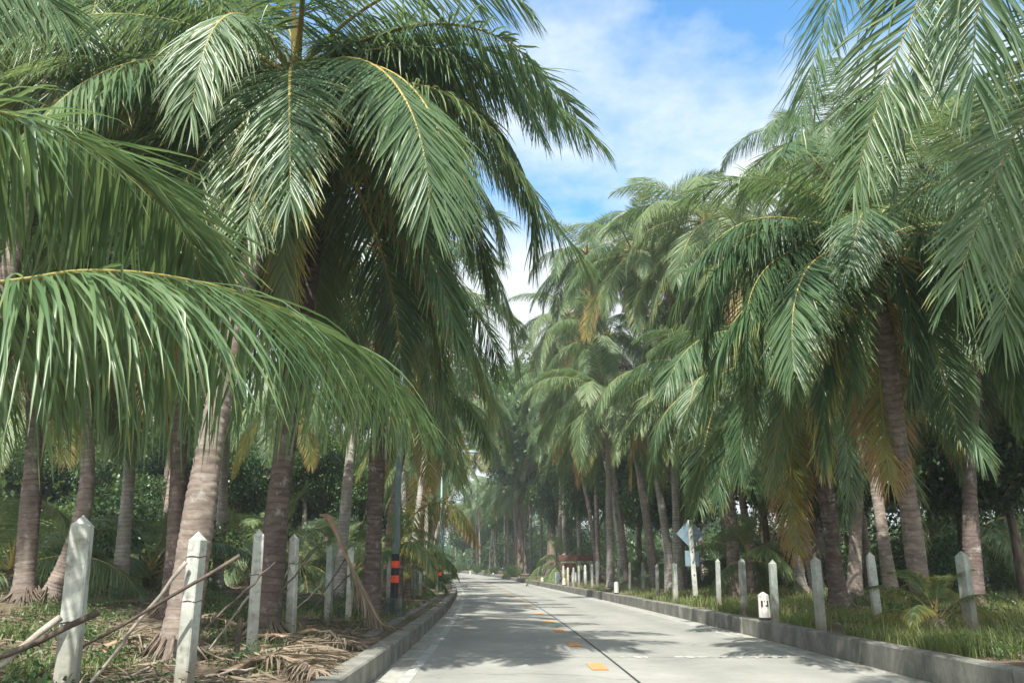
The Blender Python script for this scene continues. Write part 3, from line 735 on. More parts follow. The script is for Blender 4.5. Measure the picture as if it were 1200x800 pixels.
palm(gp(860, 704), tuple(at(845, 455, 26)), 'brown slightly curved palm trunk just right of the road sign back', n=24, fl=.9, mat='trunk', r0=.2, r1=.15, seed=66, dead=1, emin=-40, bow=(.1, 0, 2.6))
palm(gp(796, 696), tuple(at(790, 452, 33)), 'slim pale trunk behind the sign and beside the broken stump', n=24, fl=.9, mat='trunkpale', r0=.19, r1=.15, seed=67)
palm(gp(716, 692), tuple(at(712, 470, 38)), 'pale ringed palm trunk standing at the right kerb mid distance', n=24, fl=.95, mat='trunkpale', r0=.2, seed=68)
palm((10.3, 23), tuple(at(955, 168, 27)), 'tallest right palm, high crown standing against the blue sky', n=24, fl=.82, mat='trunk', seed=69, dead=1)
palm((9.4, 27.5), tuple(at(878, 305, 30)), 'tall right palm with high crown just left of the tallest one', n=24, fl=.85, mat='trunkpale', seed=70)
palm((7.4, 36), tuple(at(742, 300, 37)), 'tall palm with fruit stalks, crown touching the white cloud', n=24, fl=.9, mat='trunk', seed=71, nuts=10)
palm((9.5, 33), tuple(at(815, 345, 36)), 'palm crown filling the gap behind the tall fruiting palm', n=24, fl=.9, mat='trunk', seed=72)
palm((7.2, 42), tuple(at(712, 400, 43)), 'right palm crown lower and left of the fruiting one', n=24, fl=.9, mat='trunk', seed=73)
palm((9.5, 17.5), tuple(at(1150, 330, 19)), 'shaded palm behind and right of the nearest right palm', n=26, fl=.95, mat='trunkdark', seed=74, dead=3)
palm((11.5, 15.5), tuple(at(1210, 250, 19)), 'palm at the right picture edge behind the hanging fronds', n=28, fl=1.1, mat='trunk', seed=75)
palm((8.6, 21.5), tuple(at(1075, 190, 26)), 'tall palm behind the nearest right palm, crown half hidden by it', n=26, fl=.95, mat='trunk', seed=76)

palm((7.9, 47), tuple(at(688, 300, 47)), 'tall pale crowned palm left of the fruiting palm, at the edge of the sky gap', n=24, fl=1.0, mat='trunk', seed=91)
palm((7.2, 54), tuple(at(664, 372, 55)), 'palm crown bordering the low end of the sky gap on the right', n=24, fl=1.05, mat='trunkpale', seed=92)
palm((10.5, 40), tuple(at(772, 268, 41)), 'tall palm crown immediately right of the fruiting palm', n=24, fl=1.0, mat='trunk', seed=93)
palm((11.5, 32), tuple(at(828, 262, 33)), 'palm crown below and left of the tallest right palm', n=24, fl=1.0, mat='trunkpale', seed=94)
palm((6.3, 61), tuple(at(650, 440, 62)), 'far right palm crown just in front of the tall broadleaf tree', n=24, fl=1.05, mat='trunk', seed=95)
palm((6.9, 50.5), tuple(at(700, 455, 50)), 'lower palm crown leaning out over the right kerb far off', n=24, fl=1.0, mat='trunk', seed=96)
palm((-7.2, 70), tuple(at(556, 470, 72)), 'palm on the left leaning over the kerb, closing the low end of the sky gap', n=24, fl=1.05, mat='trunk', seed=97)
palm((-8.6, 84), tuple(at(572, 500, 86)), 'farthest left palm leaning out over the road at the bend', n=24, fl=1.1, mat='trunkpale', seed=98)
# plantation rows
def row_ok(x, y, z):
    px, py = PROJ(x, y, z); return -260 < px < 1460
cnt = 0
taken = [tuple(o.location[:2]) for o in col.objects if o.name.startswith('coconut_palm')]
def free(x, y, d=2.4): return all((x - a) ** 2 + (y - b) ** 2 > d * d for a, b in taken)
LAB = {('R', 0): 'palm of the front row along the right kerb, further down the road', ('R', 1): 'palm in the shaded rows behind the right fence', ('L', 0): 'palm of the front row along the left kerb, beyond the striped lamp post', ('L', 1): 'palm in the shaded rows behind the left fence'}
GRP = {k: v for k, v in {('R', 0): 'front row palms beyond the sign on the right', ('R', 1): 'back row palms right of the road', ('L', 0): 'front row palms beyond the lamp post on the left', ('L', 1): 'back row palms left of the road'}.items()}
seedc = 200
for side, offs in (('R', (6.9, 13.5, 20, 27, 35)), ('L', (-5.7, -12.5, -19, -26, -34))):
    for ri, u in enumerate(offs):
        ystart = {0: (46 if side == 'R' else 24)}.get(ri, 9 + 4 * ri)
        ylim = 175 if ri == 0 else (125 if ri == 1 else 85)
        y = ystart + random.uniform(0, 2)
        while y < ylim:
            seedc += 1; rr = random.Random(seedc)
            x = float(centre(y)) + u + rr.uniform(-.9, .9) * (1 if ri else .6); yy = y + rr.uniform(-1, 1)
            h = rr.uniform(8.5, 12.5) + (2.0 if side == 'R' and y > 40 else 0)
            if side == 'L' and ri == 0: h = rr.uniform(7.5, 10)
            if side == 'L' and ri == 0 and y > 60: h = rr.uniform(9, 12)
            if ri >= 1 and y < 40 and rr.random() < .35: h = rr.uniform(5, 8)
            if row_ok(x, yy, 4) and free(x, yy):
                far = y > 42 or ri >= 2
                key = (side, 0 if ri == 0 else 1)
                lean = (-1 if side == 'R' else 1) * rr.uniform(.2, 1.6) * (1 if ri == 0 else .3)
                palm((x, yy), (x + lean, yy + rr.uniform(-.6, .6), gz(x, yy) + h), LAB[key], GRP[key], n=(22 if side == 'R' else 17), emin=(-44 if side == 'R' else -32), fl=rr.uniform(.85, 1.0), mat=rr.choice(['trunk', 'trunkpale', 'trunk', 'trunkdark']), seed=seedc, far=far, dead=2 if not far else 1)
                taken.append((x, yy)); cnt += 1
            y += ((5.2 if side == 'R' else 7) if ri == 0 else (6.5 if side == 'R' else 13)) * (1 if y < 70 else 1.15)
# palms behind and beside the camera that throw shade on the near road
# ------------------------------------------------------------------ young palms (fronds from the ground)
def sapling(x, y, label, group, sc, seed, n=9, age=.0, emin=15, th=.25, far=False):
    return palm((x, y), (x, y, gz(x, y) + th), label, group, n=n, fl=sc, r0=.12, r1=.1, flare=.05, seed=seed, dead=0, emin=emin, emax=80, name='young_palm', cat='young palm', agebase=age, fibre=False, far=far)
x, y = gp(1100, 745)
sap = sapling(x, y, 'small coconut seedling with orange yellow fronds at the foot of the nearest right palm', None, .23, 401, n=11, age=.26, emin=30)
x, y = gp(880, 700); sapling(x, y, 'young palm with bright arching fronds right of the road sign back', None, .55, 402, n=10, th=1.2, emin=-20)
x, y = gp(1190, 696); sapling(x, y + 2, 'young palm with broad arching fronds in the shade at the right edge', None, .85, 403, n=11, th=2.0, emin=-30)
x, y = gp(490, 702); sapling(x - .4, y, 'young palm with yellow green fronds behind the striped lamp post', None, .45, 404, n=10, age=.12, th=.9, emin=20)
s5 = sapling(-3.35, 25.2, 'young palm with one dying tan frond arching towards the road', None, .42, 405, n=8, age=.1, th=1.5, emin=10)
b5 = np.array(s5.location) + np.array([0, 0, 1.65])
hero_frond(s5, [b5, at(478, 612, 25.5), at(500, 592, 25), at(524, 590, 24.5), at(545, 606, 24.3), at(558, 634, 24.2)], leaf_len=.95, seed=9, hang=.3, n=120, age=.66, label='tan dying frond arching out towards the road')
hero_frond(s5, [b5, at(468, 640, 24), at(482, 634, 23.5), at(498, 645, 23.2), at(508, 672, 23)], leaf_len=.7, seed=10, hang=.3, n=110, age=.3, label='yellowing frond hanging low over the kerb')
for i, (px, py, sc, th) in enumerate([(95, 680, .75, .5), (175, 688, .8, .4), (225, 680, .7, .3), (290, 685, .75, .6), (350, 690, .8, .8), (385, 690, .6, .5), (415, 688, .75, .9), (10, 690, .8, .4), (325, 680, .8, 1.4), (205, 676, .9, 1.2), (120, 676, .8, 1.4), (450, 684, .75, 1.0), (470, 694, .55, .5), (60, 678, .9, 1.0)]):
    x, y = gp(px, py)
    TT = sapling(x, y, 'bushy young palm in the thicket behind the left fence', 'young palms behind the left fence', sc * 1.1, 410 + i, n=13, age=.05, th=th, emin=-15)
    for ch in TT.children: ch.color = (ch.color[0], 1.0, 0, 1)
for i, (px, py, sc, th) in enumerate([(930, 684, .8, .8), (1035, 686, .7, .6), (1120, 684, .9, 1.2), (820, 684, .7, .7), (760, 683, .7, .9), (660, 681, .8, 1.4), (1160, 682, .9, 2.0), (900, 680, .9, 1.5)]):
    x, y = gp(px, py)
    sapling(x, y, 'young palm in the dim undergrowth behind the right fence', 'young palms behind the right fence', sc, 440 + i, n=11, age=.0, th=th, emin=-15)

# ------------------------------------------------------------------ broadleaf trees and shrubs
def leafcloud(name, centres, n, leaf=.14, seed=0, core=0.0, droop=0.0):
    """leaf faces clustered on many twig tips: centres = (x, y, z, radius)"""
    r = np.random.default_rng(seed); c = np.array(centres); w = c[:, 3] ** 2; w /= w.sum()
    ntip = n // 9; pick = r.choice(len(c), ntip, p=w)
    d = r.normal(size=(ntip, 3)); d /= np.linalg.norm(d, axis=1)[:, None]
    tip = c[pick, :3] + d * (c[pick, 3] * r.uniform(.35, 1.05, ntip) ** .6)[:, None] * np.array([1, 1, .8])
    k = r.integers(0, ntip, n)
    p = tip[k] + r.normal(0, leaf * 1.3, (n, 3))
    a = d[k] * .6 + r.normal(0, .6, (n, 3)); a[:, 2] -= .2 + droop; a /= np.linalg.norm(a, axis=1)[:, None]
    up = np.array([0, 0, 1.0]) + r.normal(0, .45, (n, 3)); s = np.cross(a, up); s /= np.linalg.norm(s, axis=1)[:, None]
    nn = np.cross(s, a)
    L = (leaf * r.uniform(.7, 1.3, n))[:, None]; W = L * .27
    V = np.stack([p, p + a * L * .5 + s * W + nn * L * .1, p + a * L - nn * L * .12, p + a * L * .5 - s * W + nn * L * .1], 1).reshape(-1, 3)
    uv = np.tile(np.array([[0, 0], [.5, 1], [1, 0], [.5, 0]], float), (n, 1))
    return mesh_np(name, V, np.arange(n * 4).reshape(-1, 4), uv=uv, attr=np.repeat(np.clip(r.random(n) * .6 + r.random(ntip)[k] * .4, 0, 1), 4), mats=(M['broad'],), smooth=False)
def limbs(seed, H, Rr, th=.45):
    r = random.Random(seed); mb = MB(); tips = []
    z1 = H * th
    mb.tube([(0, 0, -.2), (.05, .02, .4), (.1, .05, z1 * .6), (0, .1, z1), (.15, 0, H * .75)], [.30 * H / 10, .2 * H / 10, .17 * H / 10, .14 * H / 10, .05 * H / 10], 10)
    for k in range(8):
        a = k * 2.4 + r.uniform(-.3, .3); d = Rr * r.uniform(.45, .8); z = H * r.uniform(.5, .9)
        s = z1 * r.uniform(.75, 1.15)
        p2 = (math.cos(a) * d * .5, math.sin(a) * d * .5, s + (z - s) * .55); p3 = (math.cos(a) * d, math.sin(a) * d, z)
        mb.tube([(0.02, .05, s), p2, p3], [.08 * H / 10, .05 * H / 10, .015 * H / 10], 6)
        tips.append((*p3, Rr * r.uniform(.32, .5)))
        tips.append((*p2, Rr * r.uniform(.25, .4)))
    tips.append((.1, 0, H * .88, Rr * .5))
    return mb, tips
BT = []
for s in range(3):
    mb, tips = limbs(70 + s, 10, 3.6)
    BT.append((mb.mesh('trunk', M['bark'], smooth=True), leafcloud('crown', tips, 24000, .2, 80 + s)))
def btree(x, y, H, label, group=None, v=0, cat='tree', name='broadleaf_tree', rz=0):
    root = link(name, None, loc=(x, y, gz(x, y) - .1), rot=(0, 0, rz)); tag(root, label, cat, group)
    k = H / 10
    for nm, me in (('trunk', BT[v][0]), ('crown', BT[v][1])):
        o = link(nm, me, root); o.scale = (k, k, k)
    return root
def bigtree():
    x, y = 3.9, 84.0; root = link('broadleaf_tree', None, loc=(x, y, gz(x, y) - .1)); tag(root, 'tall broadleaf tree rising above the far palms beneath the white cloud', 'tree')
    mb, tips = limbs(91, 24, 5.5, .4); link('trunk', mb.mesh('trunk', M['bark'], smooth=True), root)
    link('crown', leafcloud('crown', tips, 26000, .42, 92), root)
bigtree()
btree(0.9, 104, 23, 'broad green tree standing right behind the bend, filling the bottom of the sky gap', v=0)
btree(6.5, 96, 22, 'second tall broadleaf tree behind the far right palms', v=1)
btree(0.2, 128, 15, 'light green broadleaf tree standing at the far bend of the road', v=2)
i = 0
for (px, yy, H) in [(900, 33, 8), (960, 30, 7.5), (1010, 34, 8.5), (1075, 27, 7), (1140, 25, 7), (1195, 24, 7.5), (860, 42, 9), (800, 50, 9), (750, 55, 10), (700, 66, 10), (1100, 40, 11), (1000, 48, 12), (900, 55, 12), (1180, 36, 11), (820, 68, 12), (660, 84, 10), (1230, 22, 8)]:
    x = (px - 600) / 987 * yy
    btree(x, yy, H, 'dark leafy tree in the shade behind the right fence', 'dark trees behind the right fence', v=i % 3, rz=i * 1.3); i += 1
for (px, yy, H) in [(-20, 42, 8), (60, 46, 9), (130, 44, 7.5), (200, 50, 9), (265, 48, 8), (330, 56, 9), (380, 52, 9), (420, 62, 10), (460, 74, 10), (90, 52, 12), (230, 56, 12), (350, 66, 12), (-10, 48, 12), (490, 92, 10), (440, 100, 12)]:
    x = (px - 600) / 987 * yy
    btree(x, yy, H, 'dark leafy tree deep in the grove on the left', 'dark trees behind the left fence', v=i % 3, rz=i * 1.3); i += 1
for k in range(30):
    yy = 148 + (k % 3) * 11; x = -112 + k * 5.4
    btree(x, yy, random.uniform(9, 13), 'tree in the dense wood closing the view beyond the bend', 'trees beyond the bend', v=k % 3, rz=k)
# shrubs
SH = []
for s in range(3):
    r = random.Random(s + 30); cs = [(r.uniform(-.7, .7), r.uniform(-.7, .7), r.uniform(.3, 1.1), r.uniform(.3, .5)) for _ in range(9)]
    mb = MB()
    for c in cs: mb.tube([(0, 0, 0), (c[0] * .5, c[1] * .5, c[2] * .6), c[:3]], [.02, .014, .006], 5)
    SH.append((mb.mesh('stem', M['bark']), leafcloud('foliage', cs, 4200, .095, 40 + s)))
def shrub(x, y, k, label, group, v):
    root = link('shrub', None, loc=(x, y, gz(x, y) - .03), rot=(0, 0, v * 2.1)); tag(root, label, 'shrub', group)
    for nm, me in (('stem', SH[v % 3][0]), ('foliage', SH[v % 3][1])):
        o = link(nm, me, root); o.scale = (k, k, k)
r = random.Random(77)
for k in range(46):
    yy = r.uniform(24, 70); px = r.uniform(-40, 1240)
    u0 = 9.5 if px > 600 else -9
    x = (px - 600) / 987 * yy
    u = x - float(centre(yy))
    if px > 600 and u < 10 or px <= 600 and u > -9.5: continue
    side = 'right' if px > 600 else 'left'
    shrub(x, yy, r.uniform(.8, 1.9), f'leafy shrub in the undergrowth behind the {side} fence', f'shrubs behind the {side} fence', k)
x, y = gp(893, 690); shrub(x, y, 1.5, 'bright broad leaved shrub behind the right fence, right of the sign', None, 1)
for k, (px, py, sc) in enumerate([(560, 673.5, .9), (575, 675, .8), (600, 677, .9), (540, 671, 1), (500, 676, 1.2), (520, 684, .6), (512, 690, .6), (526, 679, .6)]):
    x, y = gp(px, py); shrub(x, y, sc, 'low shrub by the kerb near the far bend', 'shrubs near the far bend', k)
# vines / undergrowth closing the view low behind the rows: one mass
def under(name, side, seed):
    r = np.random.default_rng(seed); cs = []
    for _ in range(620):
        y = r.uniform(24, 200); u = side * r.uniform(17 if y < 60 else 10, 46); x = float(centre(y)) + u
        if not -300 < PROJ(x, y, 1)[0] < 1500: continue
        cs.append((x, y, gz(x, y) + r.uniform(.3, 4.2), r.uniform(1.1, 2.3)))
    o = link(name, leafcloud(name, cs, 150000, .27, seed)); tag(o, 'tangled leafy undergrowth filling the grove', 'undergrowth', kind='stuff')
under('undergrowth', 1, 5); under('undergrowth', -1, 6)

def far_wood():
    r = np.random.default_rng(9); cs = []
    for _ in range(520):
        a = r.uniform(-.95, .95); d = r.uniform(205, 300); x = d * math.sin(a) - 10; y = d * math.cos(a)
        u = x - float(centre(min(y, 300)))
        if abs(u) < 8 or y < 100: continue
        cs.append((x, y, gz(x, min(y, 300)) + r.uniform(0, 11), r.uniform(2.5, 5)))
    for _ in range(260):
        y = r.uniform(135, 300); u = r.choice([-1, 1]) * r.uniform(7, 22); x = float(centre(y)) + u
        cs.append((x, y, gz(x, y) + r.uniform(0, 5), r.uniform(1.5, 2.6)))
    tag(link('far_wood', leafcloud('far_wood', cs, 150000, .75, 19)), 'distant dark wood closing the view behind the grove', 'wood', kind='stuff')
far_wood()

# ------------------------------------------------------------------ grass and weeds
def blades(name, pts, h, seed, lean=.35, w=.006, label='', cat='grass'):
    r = np.random.default_rng(seed); n = len(pts)
    z = ground_z(pts[:, 0], pts[:, 1]); p = np.c_[pts, z - .01]
    az = r.uniform(0, 6.283, n); d = np.stack([np.cos(az), np.sin(az), np.zeros(n)], -1); s = np.stack([-np.sin(az), np.cos(az), np.zeros(n)], -1)
    H = (h * r.uniform(.5, 1.25, n))[:, None]; le = (r.uniform(.1, 1, n) * lean)[:, None]; W = (w * r.uniform(.7, 1.5, n))[:, None]
    m1 = p + d * H * le * .35 + np.array([0, 0, 1]) * H * .55; m2 = p + d * H * le * 1.2 + np.array([0, 0, 1]) * H * (1 - le * .25)
    V = np.stack([p - s * W, p + s * W, m1 + s * W * .8, m1 - s * W * .8, m2 + s * W * .1, m2 - s * W * .1], 1).reshape(-1, 3)
    b = np.arange(n)[:, None] * 6
    Q = np.vstack([b + np.array([0, 1, 2, 3]), b + np.array([3, 2, 4, 5])])
    uv = np.tile(np.array([[0, 0], [0, 1], [.5, 1], [.5, 0], [1, 1], [1, 0]], float), (n, 1))
    o = link(name, mesh_np(name, V, Q, uv=uv, attr=np.repeat(r.random(n), 6), mats=(M['grassb'],), smooth=False)); tag(o, label, cat, kind='stuff'); return o
def patchy(n, y0, y1, u0, u1, seed, thr=.0, f=.6):
    r = np.random.default_rng(seed); y = y0 + (y1 - y0) * r.random(n) ** 1.7; u = r.uniform(u0, u1, n); x = centre(y) + u
    v = np.sin(x * f * 2.1 + y * f + seed) + np.sin(y * f * 1.7 - x * f * .9 + 1.3 * seed) + .8 * np.sin(x * 3.1 + y * 2.3) * np.sin(y * 3.7)
    k = v + r.normal(0, .45, n) > thr
    return np.c_[x, y][k]
blades('grass', np.vstack([patchy(90000, 5, 34, 3.8, 9.5, 1, .1, .8), patchy(20000, 24, 90, 3.8, 8, 2, -.6), patchy(45000, 7, 40, 8, 20, 6, -1.0)]), .19, 11, .8, .006, 'long bright grass on the verge behind the right kerb')
blades('grass', np.vstack([patchy(42000, 5.5, 26, -14, -4.0, 3, .7, .9), patchy(16000, 16, 70, -9, -3.9, 4, .7)]), .17, 12, .8, .006, 'thin weedy grass between the left fence posts')
blades('tall_grass', np.vstack([patchy(26000, 5, 26, 3.79, 5.2, 21, .9, 1.4), patchy(9000, 8, 36, 6.5, 13, 23, 1.0, .8)]), .34, 14, .9, .006, 'tall bright grass tufts leaning over the right kerb')
blades('dry_grass', patchy(26000, 5, 34, 3.85, 9.5, 8, .4), .33, 13, 1.0, .004, 'dry straw coloured grass stalks on the right verge').color = (.45, 0, 0, 1)
def weeds():
    r = np.random.default_rng(33); cs = []
    P = patchy(1000, 5, 26, -11, -4.0, 9, .7, 1.1)
    for x, y in P: cs.append((x, y, gz(x, y) + .08, r.uniform(.1, .22)))
    P = patchy(700, 6, 40, 3.9, 14, 10, .3, 1.1)
    for x, y in P: cs.append((x, y, gz(x, y) + .1, r.uniform(.12, .25)))
    tag(link('weeds', leafcloud('weeds', cs, 42000, .055, 34)), 'low leafy weeds spread on the soil beside the road', 'weeds', kind='stuff')
weeds()
def litter():
    """loose dry leaflets on the soil"""
    r = np.random.default_rng(44)
    P = np.vstack([patchy(16000, 5, 30, -10, -3.95, 14, -1.2, 1.3), patchy(9000, 7, 40, 4.4, 12, 15, .2)])
    n = len(P); z = ground_z(P[:, 0], P[:, 1]) + r.uniform(.008, .05, n); p = np.c_[P, z]
    az = r.uniform(0, 6.283, n); t = r.normal(0, .16, n)
    a = np.stack([np.cos(az), np.sin(az), t], -1); s = np.stack([-np.sin(az), np.cos(az), r.normal(0, .3, n)], -1)
    L = r.uniform(.12, .55, n)[:, None]; W = r.uniform(.006, .018, n)[:, None]
    V = np.stack([p - a * L / 2, p + s * W, p + a * L / 2, p - s * W], 1).reshape(-1, 3)
    o = link('leaf_litter', mesh_np('leaf_litter', V, np.arange(n * 4).reshape(-1, 4), uv=np.zeros((n * 4, 2)), attr=np.repeat(r.random(n), 4), mats=(M['dryleaf'],), smooth=False))
    r = np.random.default_rng(45); n = 520
    y = 5 + 60 * r.random(n) ** 1.6; e = r.random(n)
    u = np.where(e < .4, HL + .03 + .45 * r.random(n) ** 2, np.where(e < .85, HR - .03 - .5 * r.random(n) ** 2, r.uniform(HL, HR, n)))
    p = np.c_[centre(y) + u, y, road_z(y) + r.uniform(.012, .02, n)]; az = r.uniform(0, 6.283, n)
    a = np.stack([np.cos(az), np.sin(az), r.normal(0, .03, n)], -1); q = np.stack([-np.sin(az), np.cos(az), r.normal(0, .1, n)], -1)
    L = r.uniform(.04, .26, n)[:, None]; W = r.uniform(.006, .02, n)[:, None]
    V = np.stack([p - a * L / 2, p + q * W, p + a * L / 2, p - q * W], 1).reshape(-1, 3)
    o2 = link('road_litter', mesh_np('road_litter', V, np.arange(n * 4).reshape(-1, 4), uv=np.zeros((n * 4, 2)), attr=np.repeat(r.random(n), 4), mats=(M['dryleaf'],), smooth=False))
    tag(o2, 'dry leaf bits blown along the road edges', 'leaf litter', kind='stuff')
    tag(o, 'dry brown leaflets scattered over the soil', 'leaf litter', kind='stuff')
litter()

# ------------------------------------------------------------------ fallen dead fronds and sticks
def dead_frond(P, label, seed, leaf=.7, group=None, age=.95, hang=.6, n=55, spread=.6, droop0=.4, s0=.16, rib=.034):
    o = link('fallen_frond', frond_mesh('fallen_frond', P, leaf_len=leaf, seed=seed, hang=hang, n=n, kink=.5, gap=.2, width=.026, spread=spread, droop0=droop0, s0=s0, rib=rib), None)
    o.data.materials[0] = M['dryleaf']; o.data.materials[1] = M['dryrib']; tag(o, label, 'dead frond', group); return o
def g3(px, py, dz=.05):
    x, y = gp(px, py); return np.array([x, y, gz(x, y) + dz])
# the one leaning on the fence post
b0 = g3(444, 738, .12); dd = ray(388, 606); yt = b0[1] + .2; tp = np.array([yt * dd[0] / dd[1], yt, CAMH + yt * dd[2] / dd[1]])
of = dead_frond([tp, tp * .72 + b0 * .28 + (-.02, 0, -.03), tp * .42 + b0 * .58 + (0, 0, -.05), b0 * .85 + tp * .15, b0 + (.08, -.1, 0), b0 + (.5, -.5, -.05)], 'dry frond with pale stalk leaning on the sixth left fence post', 501, .95, hang=.35, n=120, spread=.42, droop0=.8, s0=.3, rib=.05)
mb = MB(); mb.tube([tp + (.02, 0, -.03), tp + (-.10, -.02, .03), tp + (-.22, -.03, .04)], [.06, .05, .02], 6); mb.build('stalk_fork', M['dryrib'], of).parent = of

piles = [((262, 795), (330, 775), (385, 790)), ((300, 750), (345, 760), (392, 775)), ((310, 770), (350, 778), (400, 772)), ((350, 748), (380, 752), (415, 762)), ((295, 785), (345, 790), (370, 798)), ((120, 770), (170, 765), (215, 772)), ((205, 745), (240, 735), (285, 742))]
for i, pl in enumerate(piles):
    P = [g3(px, py, .05 + .05 * (j == 1) + i * .012) for j, (px, py) in enumerate(pl)]
    dead_frond([P[0], (P[0] + P[1]) / 2 + (0, 0, .05), P[1], (P[1] + P[2]) / 2 + (0, 0, .02), P[2]], 'fallen grey brown frond lying in the heap behind the left kerb', 510 + i, .62, 'fallen fronds by the left kerb', hang=.12, n=60, spread=.55 + .1 * (i % 3), droop0=.15)
# black loop of cable / arched dry rib
a = g3(362, 758, .02); b_ = g3(405, 766, .02)
mb = MB(); mb.tube([a, a * .75 + b_ * .25 + (0, 0, .2), a * .45 + b_ * .55 + (0, 0, .24), a * .15 + b_ * .85 + (0, 0, .12), b_], [.014, .013, .012, .011, .01], 6)
tag(mb.build('bent_rib', M['darkwood'], smooth=True), 'thin dark rib arching over the heap of dry fronds by the left kerb', 'dead branch')

def stick(name, p, q, rad, mat, label, group=None, cat='pole', wob=.03, seed=0):
    r = random.Random(seed); p, q = np.array(p, float), np.array(q, float); pts = []
    for i in range(9):
        t = i / 8; pts.append(p * (1 - t) + q * t + np.array([r.uniform(-wob, wob), r.uniform(-wob, wob), r.uniform(-wob, wob)]) * (4 * t * (1 - t)) * .6)
    mb = MB(); mb.tube(pts, [rad * .78 * (1 - .35 * i / 8) * r.uniform(.93, 1.07) for i in range(9)], 8)
    o = mb.build(name, mat, smooth=True); return tag(o, label, cat, group)

# ------------------------------------------------------------------ fence posts
def fence_post(tp, bp, w, label, group, white=True, wires=(), seed=0, rz=None):
    bx, by = gp(*bp)
    d = ray(*tp); zt = CAMH + by * d[2] / d[1]; xt = by * d[0] / d[1]
    z0 = gz(bx, by); H = zt - z0
    r = random.Random(seed); rz = rz if rz is not None else r.uniform(-.35, .35)
    mb = MB(); hw = w / 2 * .80; n = 0
    lean = xt - bx
    prof = [(-.25, hw * 1.04), (H * .35, hw * 1.02), (H * .7, hw), (H - .085, hw * .98)]
    ca, sa = math.cos(rz), math.sin(rz)
    ch = .18
    ring = [(-1 + ch, -1), (1 - ch, -1), (1, -1 + ch), (1, 1 - ch), (1 - ch, 1), (-1 + ch, 1), (-1, 1 - ch), (-1, -1 + ch)]
    for (z, q) in prof:
        for (a, b_) in ring:
            a_, bb = a * q + r.uniform(-.0015, .0015), b_ * q + r.uniform(-.0015, .0015)
            mb.v.append((lean * z / H + a_ * ca - bb * sa, a_ * sa + bb * ca, z))
    for s in range(3):
        for k in range(8): mb.f.append((s * 8 + k, s * 8 + (k + 1) % 8, s * 8 + 8 + (k + 1) % 8, s * 8 + 8 + k))
    mb.v.append((lean * 1.0, 0, H))
    for k in range(8): mb.f.append((24 + k, 24 + (k + 1) % 8, 32))
    mb.f.append(tuple(reversed(range(8))))
    o = mb.build('fence_post', M['post' if white else 'postgrey'], loc=(bx, by, z0)); tag(o, label, 'fence post', group)
    for zz in wires:
        wb = MB(); q = hw * 1.03
        pts = []
        for k in range(17):
            a = k / 16 * 2 * math.pi + math.pi / 4; pr = max(abs(math.cos(a)), abs(math.sin(a)))
            pr *= 1.09 if k % 4 == 0 else 1; X_, Y_ = math.cos(a) / pr * q, math.sin(a) / pr * q
            pts.append((lean * zz / H + X_ * ca - Y_ * sa, X_ * sa + Y_ * ca, zz + .006 * math.sin(3 * a)))
        wb.tube(pts, .005, 5); wb.build('wire_tie', M['wire'], o, smooth=True)
    return bx, by, z0, H
ORD = ['nearest', 'second', 'third', 'fourth', 'fifth', 'sixth', 'seventh', 'eighth', 'ninth', 'tenth', 'eleventh', 'twelfth', 'thirteenth', 'fourteenth', 'fifteenth', 'sixteenth', 'seventeenth', 'eighteenth', 'nineteenth', 'twentieth']
Lp = [((98, 603), (74, 832), .185, 1, (.62,)), ((233, 622), (215, 806), .165, 1, (1.15, .75)), ((304, 619), (294, 770), .165, 1, (1.0,)), ((345, 625), (340, 748), .16, 1, (1.1,)), ((388, 637), (384, 730), .155, 0, ()), ((412, 640), (408, 727), .155, 1, (.9,)),
      ((445, 651), (444, 706), .15, 0, ()), ((456.5, 648), (455, 708), .15, 1, ()), ((467, 653), (466, 704), .16, 1, ()), ((475, 656), (474, 700), .16, 1, ()), ((482, 658), (481, 699), .16, 1, ()), ((487, 659), (486, 701), .15, 0, ()), ((493, 659), (492.5, 699), .16, 1, ()), ((498, 658), (497.5, 695), .16, 1, ())]
LPOS = []
for i, (t, b_, w, wh, wi) in enumerate(Lp):
    extra = ['largest in view, greenish white', 'white, wired twice', 'white, with dirty foot', 'white, with damp foot', 'greyer, short', 'bright white'][i] if i < 6 else ('grey one' if not wh else 'white picket')
    LPOS.append(fence_post(t, b_, w, f'{ORD[i]} concrete post from the camera in the left fence, {extra}', 'concrete fence posts on the left', bool(wh), wi, i))
Rp = [((1126, 645), (1139, 742), .20), ((1019, 646), (1030, 736), .17), ((955, 651), (963, 739), .165), ((905, 655), (909, 729), .16), ((869, 653), (872, 720), .16), ((841, 654), (843, 712), .16), ((790, 658), (792, 706), .16), ((770, 660), (771, 702), .15), ((753, 658), (754, 693), .15), ((738, 658), (738, 693), .15), ((724.5, 657), (725, 693), .15), ((713.6, 657), (714, 692), .16), ((699.5, 657), (700, 689), .16), ((693.6, 660), (694, 689), .15), ((685.5, 661), (686, 689.5), .16), ((678, 662), (678.5, 687.5), .16), ((672, 664), (672.5, 687.5), .15), ((665.5, 664), (666, 687), .15), ((660, 662), (660.5, 687), .15)]
RPOS = []
for i, (t, b_, w) in enumerate(Rp):
    wh = i in (1, 6, 9, 12, 13, 14) or i > 16
    RPOS.append(fence_post(t, b_, w, f'{ORD[i]} concrete post from the camera in the right fence, {"whitish" if wh else "grey"}', 'concrete fence posts on the right', wh, (.7,) if i == 1 else (), 50 + i, rz=.6 if i == 0 else None))

